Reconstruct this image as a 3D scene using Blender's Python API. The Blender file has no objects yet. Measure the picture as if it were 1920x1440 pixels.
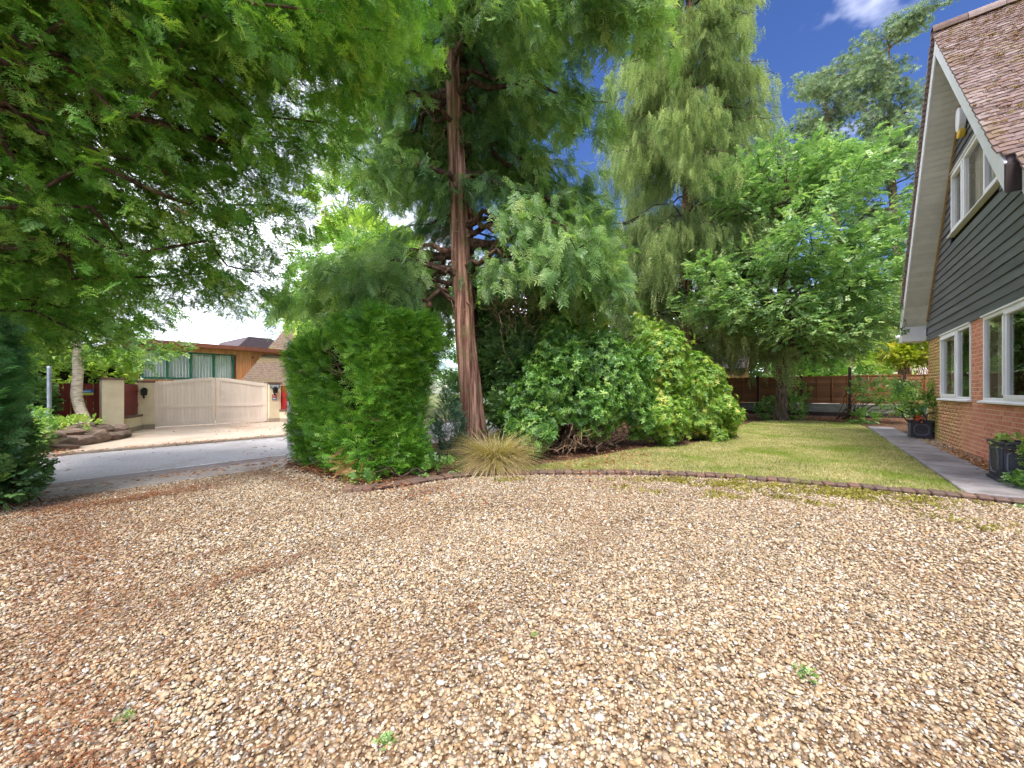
import bpy, bmesh, math, random
import numpy as np
from mathutils import Vector

random.seed(11)
rng = np.random.default_rng(11)
S = bpy.context.scene
COL = S.collection
R = math.radians

# ------------------------------------------------------------------ camera, sky, sun, exposure
# world: +Y runs along the road and the house gable wall, +X towards the house; metres
cam = bpy.data.objects.new('camera', bpy.data.cameras.new('camera'))
COL.objects.link(cam)
S.camera = cam
cam.data.sensor_width = 36.0
cam.data.lens = 14.0
cam.data.shift_y = 14 / 1920
cam.data.clip_start = 0.05
cam.data.clip_end = 600
cam.location = (0, 0, 1.2)
cam.rotation_euler = (R(90), 0, R(37.26))

SUN_AZ = (0.45, -0.893)      # horizontal direction towards the sun
SUN_EL = 55
world = bpy.data.worlds.new('World')
S.world = world
world.use_nodes = True
wt = world.node_tree
wt.nodes.clear()
w_out = wt.nodes.new('ShaderNodeOutputWorld')
w_bg = wt.nodes.new('ShaderNodeBackground')
w_sky = wt.nodes.new('ShaderNodeTexSky')
w_sky.sky_type = 'NISHITA'
w_sky.sun_disc = False
w_sky.sun_elevation = R(SUN_EL)
w_sky.sun_rotation = math.atan2(SUN_AZ[0], SUN_AZ[1])
w_sky.air_density = 1.0
w_sky.dust_density = 0.6
w_sky.ozone_density = 3.0
w_hsv = wt.nodes.new('ShaderNodeHueSaturation')     # clear polarised blue between the clouds
w_hsv.inputs['Saturation'].default_value = 1.22
w_hsv.inputs['Hue'].default_value = 0.518
w_hsv.inputs['Value'].default_value = 0.28
w_tc = wt.nodes.new('ShaderNodeTexCoord')
w_map = wt.nodes.new('ShaderNodeMapping')
w_map.inputs['Location'].default_value = (6.2, 4.4, 1.5)
w_map.inputs['Scale'].default_value = (1.0, 1.0, 1.9)
w_noise = wt.nodes.new('ShaderNodeTexNoise')
w_noise.inputs['Scale'].default_value = 1.25
w_noise.inputs['Detail'].default_value = 7
w_noise.inputs['Roughness'].default_value = 0.52
w_ramp = wt.nodes.new('ShaderNodeValToRGB')
w_ramp.color_ramp.elements[0].position = 0.44
w_ramp.color_ramp.elements[1].position = 0.66
w_mix = wt.nodes.new('ShaderNodeMixRGB')
w_mix.inputs['Color2'].default_value = (8.4, 8.4, 9.2, 1)
w_bg.inputs['Strength'].default_value = 0.15
L = wt.links.new
L(w_tc.outputs['Generated'], w_map.inputs['Vector'])
L(w_map.outputs['Vector'], w_noise.inputs['Vector'])
L(w_noise.outputs['Fac'], w_ramp.inputs['Fac'])
L(w_ramp.outputs['Color'], w_mix.inputs['Fac'])
L(w_sky.outputs['Color'], w_hsv.inputs['Color'])
L(w_hsv.outputs['Color'], w_mix.inputs['Color1'])
L(w_mix.outputs['Color'], w_bg.inputs['Color'])
L(w_bg.outputs['Background'], w_out.inputs['Surface'])

sun = bpy.data.objects.new('sun', bpy.data.lights.new('sun', 'SUN'))
COL.objects.link(sun)
sun.data.energy = 1.2
sun.data.angle = R(18)
sun.data.color = (1.0, 0.96, 0.91)
_d = Vector((SUN_AZ[0] * math.cos(R(SUN_EL)), SUN_AZ[1] * math.cos(R(SUN_EL)), math.sin(R(SUN_EL))))
sun.rotation_euler = _d.to_track_quat('Z', 'Y').to_euler()

S.view_settings.view_transform = 'Standard'
S.view_settings.look = 'None'
S.view_settings.gamma = 1
S.view_settings.exposure = 2.2
S.render.engine = 'CYCLES'
S.cycles.use_adaptive_sampling = True
S.cycles.adaptive_threshold = 0.03
S.cycles.use_light_tree = False
S.cycles.max_bounces = 4
S.cycles.diffuse_bounces = 3
S.cycles.glossy_bounces = 2
S.cycles.transmission_bounces = 3
S.cycles.transparent_max_bounces = 8
S.cycles.use_denoising = True
S.cycles.denoising_prefilter = 'NONE'

# ------------------------------------------------------------------ helpers
ORG = {}

def tag(o, label=None, cat=None, group=None, kind=None):
    if label: o['label'] = label
    if cat: o['category'] = cat
    if group: o['group'] = group
    if kind: o['kind'] = kind
    return o

def root(name, loc, label, cat, group=None):
    o = bpy.data.objects.new(name, None)
    COL.objects.link(o)
    o.location = loc
    o.empty_display_size = 0.2
    ORG[o.name] = Vector(loc)
    return tag(o, label, cat, group)

def put(name, me, mat, parent=None, pos=(0, 0, 0), rot=None):
    """link a mesh; pos is the world position of the mesh's own origin"""
    o = bpy.data.objects.new(name, me)
    COL.objects.link(o)
    if mat is not None and len(me.materials) == 0:
        me.materials.append(mat)
    p = Vector(pos)
    if parent is not None:
        o.parent = parent
        o.location = p - ORG[parent.name]
    else:
        o.location = p
    ORG[o.name] = p
    if rot: o.rotation_euler = rot
    return o

def mesh_from(name, V, F, smooth=False):
    me = bpy.data.meshes.new(name)
    me.from_pydata([tuple(v) for v in V], [], [tuple(f) for f in F])
    me.update()
    if smooth:
        me.polygons.foreach_set('use_smooth', [True] * len(me.polygons))
    return me

def np_mesh(name, V, F, tint=None, smooth=False):
    """V (n,3), F (m,k) numpy"""
    me = bpy.data.meshes.new(name)
    n, (m, k) = len(V), F.shape
    me.vertices.add(n)
    me.vertices.foreach_set('co', np.ascontiguousarray(V, dtype=np.float32).ravel())
    me.loops.add(m * k)
    me.loops.foreach_set('vertex_index', np.ascontiguousarray(F, dtype=np.int32).ravel())
    me.polygons.add(m)
    me.polygons.foreach_set('loop_start', np.arange(0, m * k, k, dtype=np.int32))
    me.polygons.foreach_set('loop_total', np.full(m, k, dtype=np.int32))
    if smooth:
        me.polygons.foreach_set('use_smooth', np.ones(m, dtype=bool))
    if tint is not None:
        a = me.attributes.new('tint', 'FLOAT', 'POINT')
        a.data.foreach_set('value', np.ascontiguousarray(tint, dtype=np.float32))
    me.update(calc_edges=True)
    return me

class MB:
    """collects boxes, prisms, tubes into one mesh"""
    def __init__(s): s.v = []; s.f = []
    def add(s, V, F):
        b = len(s.v)
        s.v += [tuple(v) for v in V]
        s.f += [tuple(i + b for i in f) for f in F]
        return s
    def box(s, x0, x1, y0, y1, z0, z1):
        V = [(x, y, z) for x in (x0, x1) for y in (y0, y1) for z in (z0, z1)]
        return s.add(V, [(0, 1, 3, 2), (4, 6, 7, 5), (0, 4, 5, 1), (2, 3, 7, 6), (0, 2, 6, 4), (1, 5, 7, 3)])
    def prism(s, poly, axis, a, b):
        """extrude 2D poly along axis ('x': poly is (y,z); 'y': (x,z); 'z': (x,y))"""
        def P(p, t):
            return (t, p[0], p[1]) if axis == 'x' else (p[0], t, p[1]) if axis == 'y' else (p[0], p[1], t)
        n = len(poly)
        V = [P(p, a) for p in poly] + [P(p, b) for p in poly]
        F = [tuple(range(n)), tuple(range(2 * n - 1, n - 1, -1))] + [(i, i + n, (i + 1) % n + n, (i + 1) % n) for i in range(n)]
        return s.add(V, F)
    def tube(s, pts, rad, k=7, cap=True):
        V, F = tube_vf(pts, rad, k)
        s.add(V, F)
        return s
    def build(s, name, mat, parent=None, pos=(0, 0, 0), smooth=False, bevel=0, recalc=True):
        me = mesh_from(name, s.v, s.f, smooth)
        if recalc or bevel:
            bm = bmesh.new(); bm.from_mesh(me)
            bmesh.ops.recalc_face_normals(bm, faces=bm.faces)
            if bevel:
                bmesh.ops.bevel(bm, geom=list(bm.edges), offset=bevel, segments=1, affect='EDGES', profile=0.6)
            bm.to_mesh(me); bm.free()
        return put(name, me, mat, parent, pos)

def tube_vf(pts, rad, k=7, wob=0.0):
    pts = np.array(pts, float); n = len(pts)
    if np.isscalar(rad): rad = [rad] * n
    T = np.gradient(pts, axis=0)
    T /= np.linalg.norm(T, axis=1)[:, None] + 1e-9
    ref = np.array([0.31, 0.95, 0.11]) if abs(T[0][2]) > 0.7 else np.array([0, 0, 1.0])
    V = []
    for i in range(n):
        a = np.cross(T[i], ref); a /= np.linalg.norm(a) + 1e-9
        b = np.cross(T[i], a)
        for j in range(k):
            t = 2 * math.pi * j / k
            V.append(pts[i] + rad[i] * (math.cos(t) * a + math.sin(t) * b))
    F = [(i * k + j, i * k + (j + 1) % k, (i + 1) * k + (j + 1) % k, (i + 1) * k + j) for i in range(n - 1) for j in range(k)]
    return V, F

def box_mesh(name, sx, sy, sz, bevel=0):
    """box mesh centred on its origin"""
    me = mesh_from(name, MB().box(-sx / 2, sx / 2, -sy / 2, sy / 2, -sz / 2, sz / 2).v, MB().box(0, 1, 0, 1, 0, 1).f)
    bm = bmesh.new(); bm.from_mesh(me)
    bmesh.ops.recalc_face_normals(bm, faces=bm.faces)
    if bevel:
        bmesh.ops.bevel(bm, geom=list(bm.edges), offset=bevel, segments=1, affect='EDGES', profile=0.6)
    bm.to_mesh(me); bm.free()
    return me

# ------------------------------------------------------------------ materials
def srgb(r, g, b):
    f = lambda c: c / 12.92 if c <= 0.04045 else ((c + 0.055) / 1.055) ** 2.4
    return (f(r / 255), f(g / 255), f(b / 255), 1)

def c4(c): return tuple(c) if len(c) == 4 else tuple(c) + (1,)

def mat_base(name):
    m = bpy.data.materials.new(name); m.use_nodes = True
    nt = m.node_tree
    return m, nt, nt.nodes['Principled BSDF']

def noise(nt, scale, detail=4, rough=0.6, stretch=None, vec=None):
    n = nt.nodes.new('ShaderNodeTexNoise')
    n.inputs['Scale'].default_value = scale
    n.inputs['Detail'].default_value = detail
    n.inputs['Roughness'].default_value = rough
    if vec is None:
        vec = nt.nodes.new('ShaderNodeNewGeometry').outputs['Position']
    if stretch:
        mp = nt.nodes.new('ShaderNodeMapping'); mp.inputs['Scale'].default_value = stretch
        nt.links.new(vec, mp.inputs['Vector']); vec = mp.outputs['Vector']
    nt.links.new(vec, n.inputs['Vector'])
    return n.outputs['Fac']

def ramp(nt, fac, stops):
    r = nt.nodes.new('ShaderNodeValToRGB')
    cr = r.color_ramp
    while len(cr.elements) < len(stops): cr.elements.new(0.5)
    for e, (p, c) in zip(cr.elements, stops):
        e.position = p; e.color = c4(c)
    nt.links.new(fac, r.inputs['Fac'])
    return r.outputs['Color']

def mix(nt, fac, a, b, mode='MIX'):
    m = nt.nodes.new('ShaderNodeMixRGB'); m.blend_type = mode
    for k, v in (('Fac', fac), ('Color1', a), ('Color2', b)):
        if hasattr(v, 'links'): nt.links.new(v, m.inputs[k])
        elif k == 'Fac': m.inputs[k].default_value = v
        else: m.inputs[k].default_value = c4(v)
    return m.outputs['Color']

def bump(nt, b, h, strength=0.4, dist=0.01):
    n = nt.nodes.new('ShaderNodeBump')
    n.inputs['Strength'].default_value = strength
    n.inputs['Distance'].default_value = dist
    nt.links.new(h, n.inputs['Height'])
    nt.links.new(n.outputs['Normal'], b.inputs['Normal'])

def M(name, c1, c2=None, scale=6, stretch=None, rough=0.8, bscale=60, bstr=0.3, bdist=0.004, spec=0.3, rnd=0.0, rcols=None,
      stain=None, stain_scale=1.5, stain_lo=0.5, stain_hi=0.65, tint=False, metal=0.0):
    """two-colour noise material; rnd varies brightness per object, rcols picks colours per object"""
    m, nt, b = mat_base(name)
    c2 = c2 or tuple(v * 0.7 for v in c1[:3])
    col = ramp(nt, noise(nt, scale, 5, 0.65, stretch), [(0.3, c2), (0.7, c1)])
    if rcols:
        if tint:
            a = nt.nodes.new('ShaderNodeAttribute'); a.attribute_name = 'tint'; f = a.outputs['Fac']
        else:
            f = nt.nodes.new('ShaderNodeObjectInfo').outputs['Random']
        n = len(rcols)
        rc = ramp(nt, f, [(i / max(1, n - 1), c) for i, c in enumerate(rcols)])
        col = mix(nt, 0.65, col, rc)
    if rnd:
        oi = nt.nodes.new('ShaderNodeObjectInfo')
        mr = nt.nodes.new('ShaderNodeMapRange')
        mr.inputs['To Min'].default_value = 1 - rnd; mr.inputs['To Max'].default_value = 1 + rnd
        nt.links.new(oi.outputs['Random'], mr.inputs['Value'])
        hsv = nt.nodes.new('ShaderNodeHueSaturation')
        nt.links.new(mr.outputs['Result'], hsv.inputs['Value']); nt.links.new(col, hsv.inputs['Color'])
        col = hsv.outputs['Color']
    if stain:
        sf = ramp(nt, noise(nt, stain_scale, 6, 0.7), [(stain_lo, (0, 0, 0)), (stain_hi, (1, 1, 1))])
        col = mix(nt, sf, col, stain)
    nt.links.new(col, b.inputs['Base Color'])
    b.inputs['Roughness'].default_value = rough
    b.inputs['Specular IOR Level'].default_value = spec
    b.inputs['Metallic'].default_value = metal
    if bstr: bump(nt, b, noise(nt, bscale, 4, 0.7, stretch), bstr, bdist)
    return m

def leaf_mat(name, stops, trans=0.35, gloss=0.06, patch=None, patch_scale=0.9, patch_lo=0.5, patch_hi=0.7, vary=0.25, inst=False):
    """foliage: colour from the per-spray tint and broad patches, light passes through the leaves"""
    m = bpy.data.materials.new(name); m.use_nodes = True
    nt = m.node_tree; nt.nodes.clear()
    out = nt.nodes.new('ShaderNodeOutputMaterial')
    a = nt.nodes.new('ShaderNodeAttribute'); a.attribute_name = 'tint'
    nf = noise(nt, 1.1, 1, 0.6)
    ad = nt.nodes.new('ShaderNodeMath'); ad.operation = 'MULTIPLY_ADD'
    ad.inputs[1].default_value = vary * 2; ad.inputs[2].default_value = -vary
    nt.links.new(nf, ad.inputs[0])
    sm = nt.nodes.new('ShaderNodeMath'); sm.operation = 'ADD'; sm.use_clamp = True
    src = a.outputs['Fac']
    if inst:                        # each spray of a spread crown has a shade of its own
        oi = nt.nodes.new('ShaderNodeObjectInfo')
        sh = nt.nodes.new('ShaderNodeMath'); sh.operation = 'MULTIPLY_ADD'; sh.inputs[1].default_value = 0.7; sh.inputs[2].default_value = -0.35
        nt.links.new(oi.outputs['Random'], sh.inputs[0])
        s2 = nt.nodes.new('ShaderNodeMath'); s2.operation = 'ADD'
        nt.links.new(src, s2.inputs[0]); nt.links.new(sh.outputs[0], s2.inputs[1]); src = s2.outputs[0]
    nt.links.new(src, sm.inputs[0]); nt.links.new(ad.outputs[0], sm.inputs[1])
    col = ramp(nt, sm.outputs[0], stops)
    if patch:
        pf = ramp(nt, noise(nt, patch_scale, 4, 0.6), [(patch_lo, (0, 0, 0)), (patch_hi, (1, 1, 1))])
        col = mix(nt, pf, col, patch)
    col = mix(nt, 1.0, col, (1.2, 1.16, 1.15), 'MULTIPLY')
    d = nt.nodes.new('ShaderNodeBsdfDiffuse'); nt.links.new(col, d.inputs['Color'])
    t = nt.nodes.new('ShaderNodeBsdfTranslucent')
    tc = mix(nt, 1.0, col, (1.15, 1.25, 0.6), 'MULTIPLY'); nt.links.new(tc, t.inputs['Color'])
    ms = nt.nodes.new('ShaderNodeMixShader'); ms.inputs[0].default_value = trans
    nt.links.new(d.outputs[0], ms.inputs[1]); nt.links.new(t.outputs[0], ms.inputs[2])
    g = nt.nodes.new('ShaderNodeBsdfGlossy'); g.inputs['Roughness'].default_value = 0.42
    g.inputs['Color'].default_value = (0.9, 0.95, 0.9, 1)
    m2 = nt.nodes.new('ShaderNodeMixShader'); m2.inputs[0].default_value = gloss
    nt.links.new(ms.outputs[0], m2.inputs[1]); nt.links.new(g.outputs[0], m2.inputs[2])
    nt.links.new(m2.outputs[0], out.inputs['Surface'])
    return m

def bark_mat(name, c1, c2, moss=None, zs=0.12, scale=14, bstr=0.9, bdist=0.03):
    m, nt, b = mat_base(name)
    f = noise(nt, scale, 6, 0.65, (1, 1, zs))
    col = ramp(nt, f, [(0.32, tuple(v * 0.35 for v in c2[:3])), (0.45, c2), (0.62, c1)])
    if moss:
        mf = ramp(nt, noise(nt, 2.2, 5, 0.7), [(0.5, (0, 0, 0)), (0.68, (1, 1, 1))])
        col = mix(nt, mf, col, moss)
    nt.links.new(col, b.inputs['Base Color'])
    b.inputs['Roughness'].default_value = 0.9
    b.inputs['Specular IOR Level'].default_value = 0.15
    bump(nt, b, f, bstr, bdist)
    return m

MAT = {}
MAT['white'] = M('white_paint', srgb(236, 234, 234), srgb(222, 220, 220), 3, rough=0.45, bstr=0.05, spec=0.4, stain=srgb(196, 192, 188), stain_lo=0.66, stain_hi=0.85)
MAT['soffit'] = M('soffit_paint', srgb(224, 220, 212), srgb(206, 200, 190), 4, rough=0.6, bstr=0.08, rnd=0.07)
MAT['clad'] = M('dark_weatherboard', srgb(100, 100, 102), srgb(78, 78, 81), 9, (1, 0.08, 1), rough=0.45, bscale=50, bstr=0.3, bdist=0.003, spec=0.45, rnd=0.14)
MAT['timber_orange'] = M('orange_cedar', srgb(218, 156, 106), srgb(188, 120, 76), 5, (1, 6, 0.25), rough=0.6, bstr=0.1, rnd=0.15)
MAT['trim_brown'] = M('brown_trim', srgb(140, 84, 66), srgb(110, 66, 54), 4, rough=0.5)
MAT['green_frame'] = M('green_frame', srgb(44, 100, 74), srgb(34, 84, 62), 4, rough=0.4, bstr=0)
MAT['cream'] = M('cream_render', srgb(226, 212, 184), srgb(210, 194, 164), 3, rough=0.85, bscale=70, bstr=0.2, stain=srgb(184, 168, 138), stain_lo=0.6, stain_hi=0.8)
MAT['gate'] = M('gate_pale_wood', srgb(234, 220, 208), srgb(220, 204, 190), 6, (1, 6, 0.3), rough=0.6, bstr=0.08, rnd=0.05)
MAT['red_wood'] = M('dark_red_stain', srgb(122, 44, 42), srgb(92, 32, 30), 6, (6, 6, 0.3), rough=0.6, bstr=0.1, rnd=0.18)
MAT['red_bright'] = M('bright_red_stain', srgb(178, 44, 46), srgb(150, 34, 38), 6, (6, 6, 0.3), rough=0.55, bstr=0.1, rnd=0.1)
MAT['fence'] = M('fence_wood', srgb(138, 98, 66), srgb(104, 72, 48), 5, (0.25, 6, 6), rough=0.8, bstr=0.2, rnd=0.2)
MAT['fence_frame'] = M('fence_batten', srgb(160, 106, 62), srgb(126, 80, 46), 5, (3, 3, 0.4), rough=0.8, rnd=0.12)
MAT['dark_post'] = M('dark_post', srgb(62, 50, 46), srgb(44, 36, 34), 8, (4, 4, 0.3), rough=0.85)
MAT['concrete'] = M('gravel_board_concrete', srgb(122, 124, 114), srgb(96, 100, 90), 5, rough=0.9, bscale=90, rnd=0.08, stain=srgb(96, 108, 84), stain_lo=0.52, stain_hi=0.75)
MAT['lead'] = M('lead_planter', srgb(66, 66, 74), srgb(48, 48, 56), 6, rough=0.5, bscale=50, bstr=0.15, spec=0.45, stain=srgb(84, 88, 66), stain_scale=3, stain_lo=0.6, stain_hi=0.85)
MAT['lead_trim'] = M('lead_moulding', srgb(120, 122, 132), srgb(84, 86, 96), 6, rough=0.5, bstr=0.1)
MAT['metal'] = M('galvanised', srgb(160, 170, 180), srgb(130, 140, 152), 5, rough=0.5, metal=0.4, bstr=0.05)
MAT['black'] = M('black_metal', srgb(34, 34, 36), srgb(24, 24, 26), 5, rough=0.4, bstr=0)
MAT['slab'] = M('path_slab', srgb(150, 144, 142), srgb(120, 114, 113), 2.5, rough=0.9, bscale=45, bstr=0.35, rnd=0.08, stain=srgb(92, 84, 78), stain_lo=0.5, stain_hi=0.75)
MAT['rock'] = M('rockery_stone', srgb(140, 118, 104), srgb(96, 80, 74), 4, rough=0.95, bscale=14, bstr=0.6, bdist=0.03, rnd=0.15, stain=srgb(96, 100, 48), stain_lo=0.56, stain_hi=0.7)
MAT['kerb'] = M('kerb_stone', srgb(170, 156, 140), srgb(140, 126, 112), 4, rough=0.9, rnd=0.1)
MAT['roof_far'] = M('far_tiles', srgb(150, 128, 112), srgb(112, 94, 82), 9, (1, 1, 1), rough=0.9, bscale=18, bstr=0.5, bdist=0.03, stain=srgb(132, 122, 74), stain_lo=0.5, stain_hi=0.7)
MAT['roof_dark'] = M('far_dark_roof', srgb(96, 84, 88), srgb(76, 66, 70), 7, rough=0.9)
MAT['bark_cedar'] = bark_mat('bark_cedar', srgb(186, 146, 126), srgb(112, 78, 66), srgb(124, 112, 78), zs=0.05, scale=15, bstr=1.0, bdist=.04)
MAT['bark_dark'] = bark_mat('bark_dark', srgb(106, 84, 70), srgb(72, 56, 48))
MAT['bark_grey'] = bark_mat('bark_grey', srgb(128, 112, 96), srgb(84, 70, 60), srgb(84, 88, 56), zs=0.3)
MAT['bark_pine'] = bark_mat('bark_pine', srgb(156, 132, 114), srgb(110, 90, 78), zs=0.3, scale=9)
MAT['bark_birch'] = bark_mat('bark_birch', srgb(226, 212, 194), srgb(196, 180, 160), None, zs=3.0, scale=8, bstr=0.3, bdist=0.01)
MAT['twig'] = bark_mat('twig', srgb(168, 140, 112), srgb(118, 94, 74), bstr=0.2, bdist=0.004)
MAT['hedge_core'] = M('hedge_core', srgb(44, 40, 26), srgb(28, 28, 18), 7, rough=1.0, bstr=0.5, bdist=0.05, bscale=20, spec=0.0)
MAT['curtain'] = M('net_curtain', srgb(224, 226, 222), srgb(206, 208, 204), 3, rough=0.9, bstr=0)
MAT['curtain_beige'] = M('beige_curtain', srgb(206, 192, 170), srgb(186, 170, 148), 3, rough=0.9, bstr=0)
MAT['room'] = M('room_wall', srgb(150, 142, 130), srgb(140, 132, 120), 2, rough=0.9, bstr=0)
MAT['pink_render'] = M('neighbour_render', srgb(222, 202, 194), srgb(204, 184, 176), 2, rough=0.9)
MAT['yellow'] = M('yellow_plastic', srgb(222, 186, 70), srgb(214, 176, 60), 3, rough=0.4, bstr=0)
MAT['shed'] = M('shed_wood', srgb(196, 156, 104), srgb(164, 124, 80), 5, (1, 1, 6), rough=0.8, rnd=0.1)
MAT['sign_blue'] = M('sign_blue', srgb(40, 110, 180), srgb(34, 100, 170), 3, rough=0.4, bstr=0)
MAT['sign_lime'] = M('sign_lime', srgb(190, 200, 80), srgb(180, 190, 70), 3, rough=0.4, bstr=0)
MAT['sign_grey'] = M('sign_grey', srgb(120, 126, 140), srgb(108, 112, 126), 3, rough=0.4, bstr=0)
MAT['sign_red'] = M('sign_red', srgb(190, 50, 56), srgb(176, 44, 50), 3, rough=0.4, bstr=0)
MAT['sign_white'] = M('sign_white', srgb(230, 230, 234), srgb(222, 222, 226), 3, rough=0.4, bstr=0)
MAT['flower'] = M('orange_bloom', srgb(240, 130, 80), srgb(226, 96, 60), 20, rough=0.6, bstr=0)
MAT['mortar'] = M('mortar', srgb(224, 206, 176), srgb(204, 184, 154), 12, rough=0.95, bscale=120)

BRICKS = [srgb(200, 128, 110), srgb(212, 146, 124), srgb(190, 116, 102), srgb(218, 158, 130), srgb(180, 118, 108), srgb(206, 138, 116)]
def brick_mat(name, tint):
    m, nt, b = mat_base(name)
    if tint:
        a = nt.nodes.new('ShaderNodeAttribute'); a.attribute_name = 'tint'; f = a.outputs['Fac']
    else:
        f = nt.nodes.new('ShaderNodeObjectInfo').outputs['Random']
    col = ramp(nt, f, [(i / (len(BRICKS) - 1), c) for i, c in enumerate(BRICKS)])
    col = mix(nt, 0.4, col, ramp(nt, noise(nt, 35, 5, 0.7), [(0.3, srgb(150, 84, 66)), (0.7, srgb(220, 150, 116))]))
    # algae that has grown on the damp far end of the wall
    pos = nt.nodes.new('ShaderNodeNewGeometry').outputs['Position']
    sp = nt.nodes.new('ShaderNodeSeparateXYZ'); nt.links.new(pos, sp.inputs[0])
    mr = nt.nodes.new('ShaderNodeMapRange')
    mr.inputs['From Min'].default_value = 10.6; mr.inputs['From Max'].default_value = 14.2
    nt.links.new(sp.outputs['Y'], mr.inputs['Value'])
    ad = nt.nodes.new('ShaderNodeMath'); ad.operation = 'MULTIPLY'
    nt.links.new(mr.outputs[0], ad.inputs[0])
    nr = ramp(nt, noise(nt, 1.6, 5, 0.65), [(0.3, (0.15, 0.15, 0.15)), (0.62, (1, 1, 1))])
    nt.links.new(nr, ad.inputs[1])
    col = mix(nt, ad.outputs[0], col, srgb(176, 164, 92))
    nt.links.new(col, b.inputs['Base Color'])
    b.inputs['Roughness'].default_value = 0.9
    b.inputs['Specular IOR Level'].default_value = 0.2
    bump(nt, b, noise(nt, 90, 4, 0.7), 0.5, 0.004)
    return m
MAT['brick'] = brick_mat('wall_brick', False)
MAT['brick_far'] = brick_mat('wall_brick_far', True)
MAT['edging'] = M('edging_brick', srgb(122, 98, 84), srgb(92, 74, 66), 20, rough=0.95, bscale=60, bstr=0.5, rcols=[srgb(128, 96, 80), srgb(106, 86, 76), srgb(98, 84, 76), srgb(138, 112, 92)],
                  stain=srgb(96, 100, 44), stain_scale=2.5, stain_lo=0.56, stain_hi=0.72)
TILES = [srgb(132, 114, 110), srgb(106, 84, 78), srgb(150, 134, 128), srgb(118, 90, 78), srgb(96, 78, 74), srgb(132, 106, 94)]
def tile_mat(name, tint):
    return M(name, srgb(140, 122, 114), srgb(92, 74, 68), 14, rough=0.9, bscale=60, bstr=0.5, bdist=0.006, rcols=TILES, tint=tint,
             stain=srgb(112, 92, 64), stain_scale=2.3, stain_lo=0.52, stain_hi=0.7)
MAT['tile'] = tile_mat('roof_tile', False)
MAT['tile_far'] = tile_mat('roof_tile_far', True)
MAT['moss'] = M('moss', srgb(150, 140, 60), srgb(104, 100, 40), 30, rough=1, bscale=90, bstr=0.8, bdist=0.01)

# glass: clear pane with a real mirror component
def glass_mat():
    m = bpy.data.materials.new('window_glass'); m.use_nodes = True
    nt = m.node_tree; nt.nodes.clear()
    out = nt.nodes.new('ShaderNodeOutputMaterial')
    tr = nt.nodes.new('ShaderNodeBsdfTransparent'); tr.inputs['Color'].default_value = (0.96, 0.98, 0.97, 1)
    gl = nt.nodes.new('ShaderNodeBsdfGlossy'); gl.inputs['Roughness'].default_value = 0.01
    lw = nt.nodes.new('ShaderNodeLayerWeight'); lw.inputs['Blend'].default_value = 0.5
    pw = nt.nodes.new('ShaderNodeMath'); pw.operation = 'POWER'; pw.inputs[1].default_value = 3.5
    nt.links.new(lw.outputs['Facing'], pw.inputs[0])
    mu = nt.nodes.new('ShaderNodeMath'); mu.operation = 'MULTIPLY_ADD'; mu.inputs[1].default_value = 0.75; mu.inputs[2].default_value = 0.06; mu.use_clamp = True
    nt.links.new(pw.outputs[0], mu.inputs[0])
    ms = nt.nodes.new('ShaderNodeMixShader')
    nt.links.new(mu.outputs[0], ms.inputs[0]); nt.links.new(tr.outputs[0], ms.inputs[1]); nt.links.new(gl.outputs[0], ms.inputs[2])
    nt.links.new(ms.outputs[0], out.inputs['Surface'])
    return m
MAT['glass'] = glass_mat()

# foliage colours
G_ = srgb
LEAF = {}
LEAF['yew'] = leaf_mat('leaf_yew', [(0.0, G_(50, 90, 36)), (0.45, G_(90, 138, 52)), (0.8, G_(128, 170, 70)), (1.0, G_(170, 190, 88))], 0.46, 0.03, inst=True)
LEAF['cedar'] = leaf_mat('leaf_cedar', [(0.0, G_(66, 100, 56)), (0.45, G_(110, 146, 80)), (0.8, G_(152, 180, 108)), (1.0, G_(192, 202, 134))], 0.42, 0.04, inst=True)
LEAF['cypress'] = leaf_mat('leaf_cypress', [(0.0, G_(86, 108, 74)), (0.5, G_(132, 152, 106)), (1.0, G_(184, 194, 148))], 0.36, 0.04, inst=True)
LEAF['hedge'] = leaf_mat('leaf_hedge', [(0.0, G_(44, 82, 26)), (0.45, G_(80, 132, 38)), (0.8, G_(122, 174, 58)), (1.0, G_(168, 204, 86))], 0.36, 0.04, inst=True)
LEAF['hedge_dark'] = leaf_mat('leaf_hedge_dark', [(0.0, G_(38, 76, 44)), (0.5, G_(62, 112, 60)), (1.0, G_(98, 146, 78))], 0.35, 0.04, inst=True)
LEAF['katsura'] = leaf_mat('leaf_light', [(0.0, G_(82, 120, 70)), (0.5, G_(124, 160, 98)), (0.85, G_(164, 192, 130)), (1.0, G_(204, 218, 164))], 0.36, 0.06, inst=True)
LEAF['rhodo'] = leaf_mat('leaf_rhodo', [(0.0, G_(52, 90, 40)), (0.45, G_(88, 134, 54)), (0.85, G_(132, 170, 74)), (1.0, G_(178, 196, 106))], 0.35, 0.05, inst=True)
LEAF['rhodo2'] = leaf_mat('leaf_rhodo_yellow', [(0.0, G_(68, 106, 40)), (0.4, G_(116, 156, 58)), (0.75, G_(156, 180, 78)), (0.95, G_(198, 196, 104)), (1.0, G_(214, 176, 104))], 0.36, 0.04, inst=True)
LEAF['holly'] = leaf_mat('leaf_holly', [(0.0, G_(62, 90, 38)), (0.5, G_(128, 148, 60)), (1.0, G_(204, 202, 104))], 0.38, 0.06, inst=True)
LEAF['shade'] = leaf_mat('leaf_shade', [(0.0, G_(48, 78, 46)), (0.5, G_(80, 116, 64)), (1.0, G_(120, 150, 84))], 0.35, 0.06, inst=True)
LEAF['dark'] = leaf_mat('leaf_dark', [(0.0, G_(44, 74, 44)), (0.5, G_(74, 110, 60)), (1.0, G_(112, 144, 80))], 0.35, 0.07)
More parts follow.
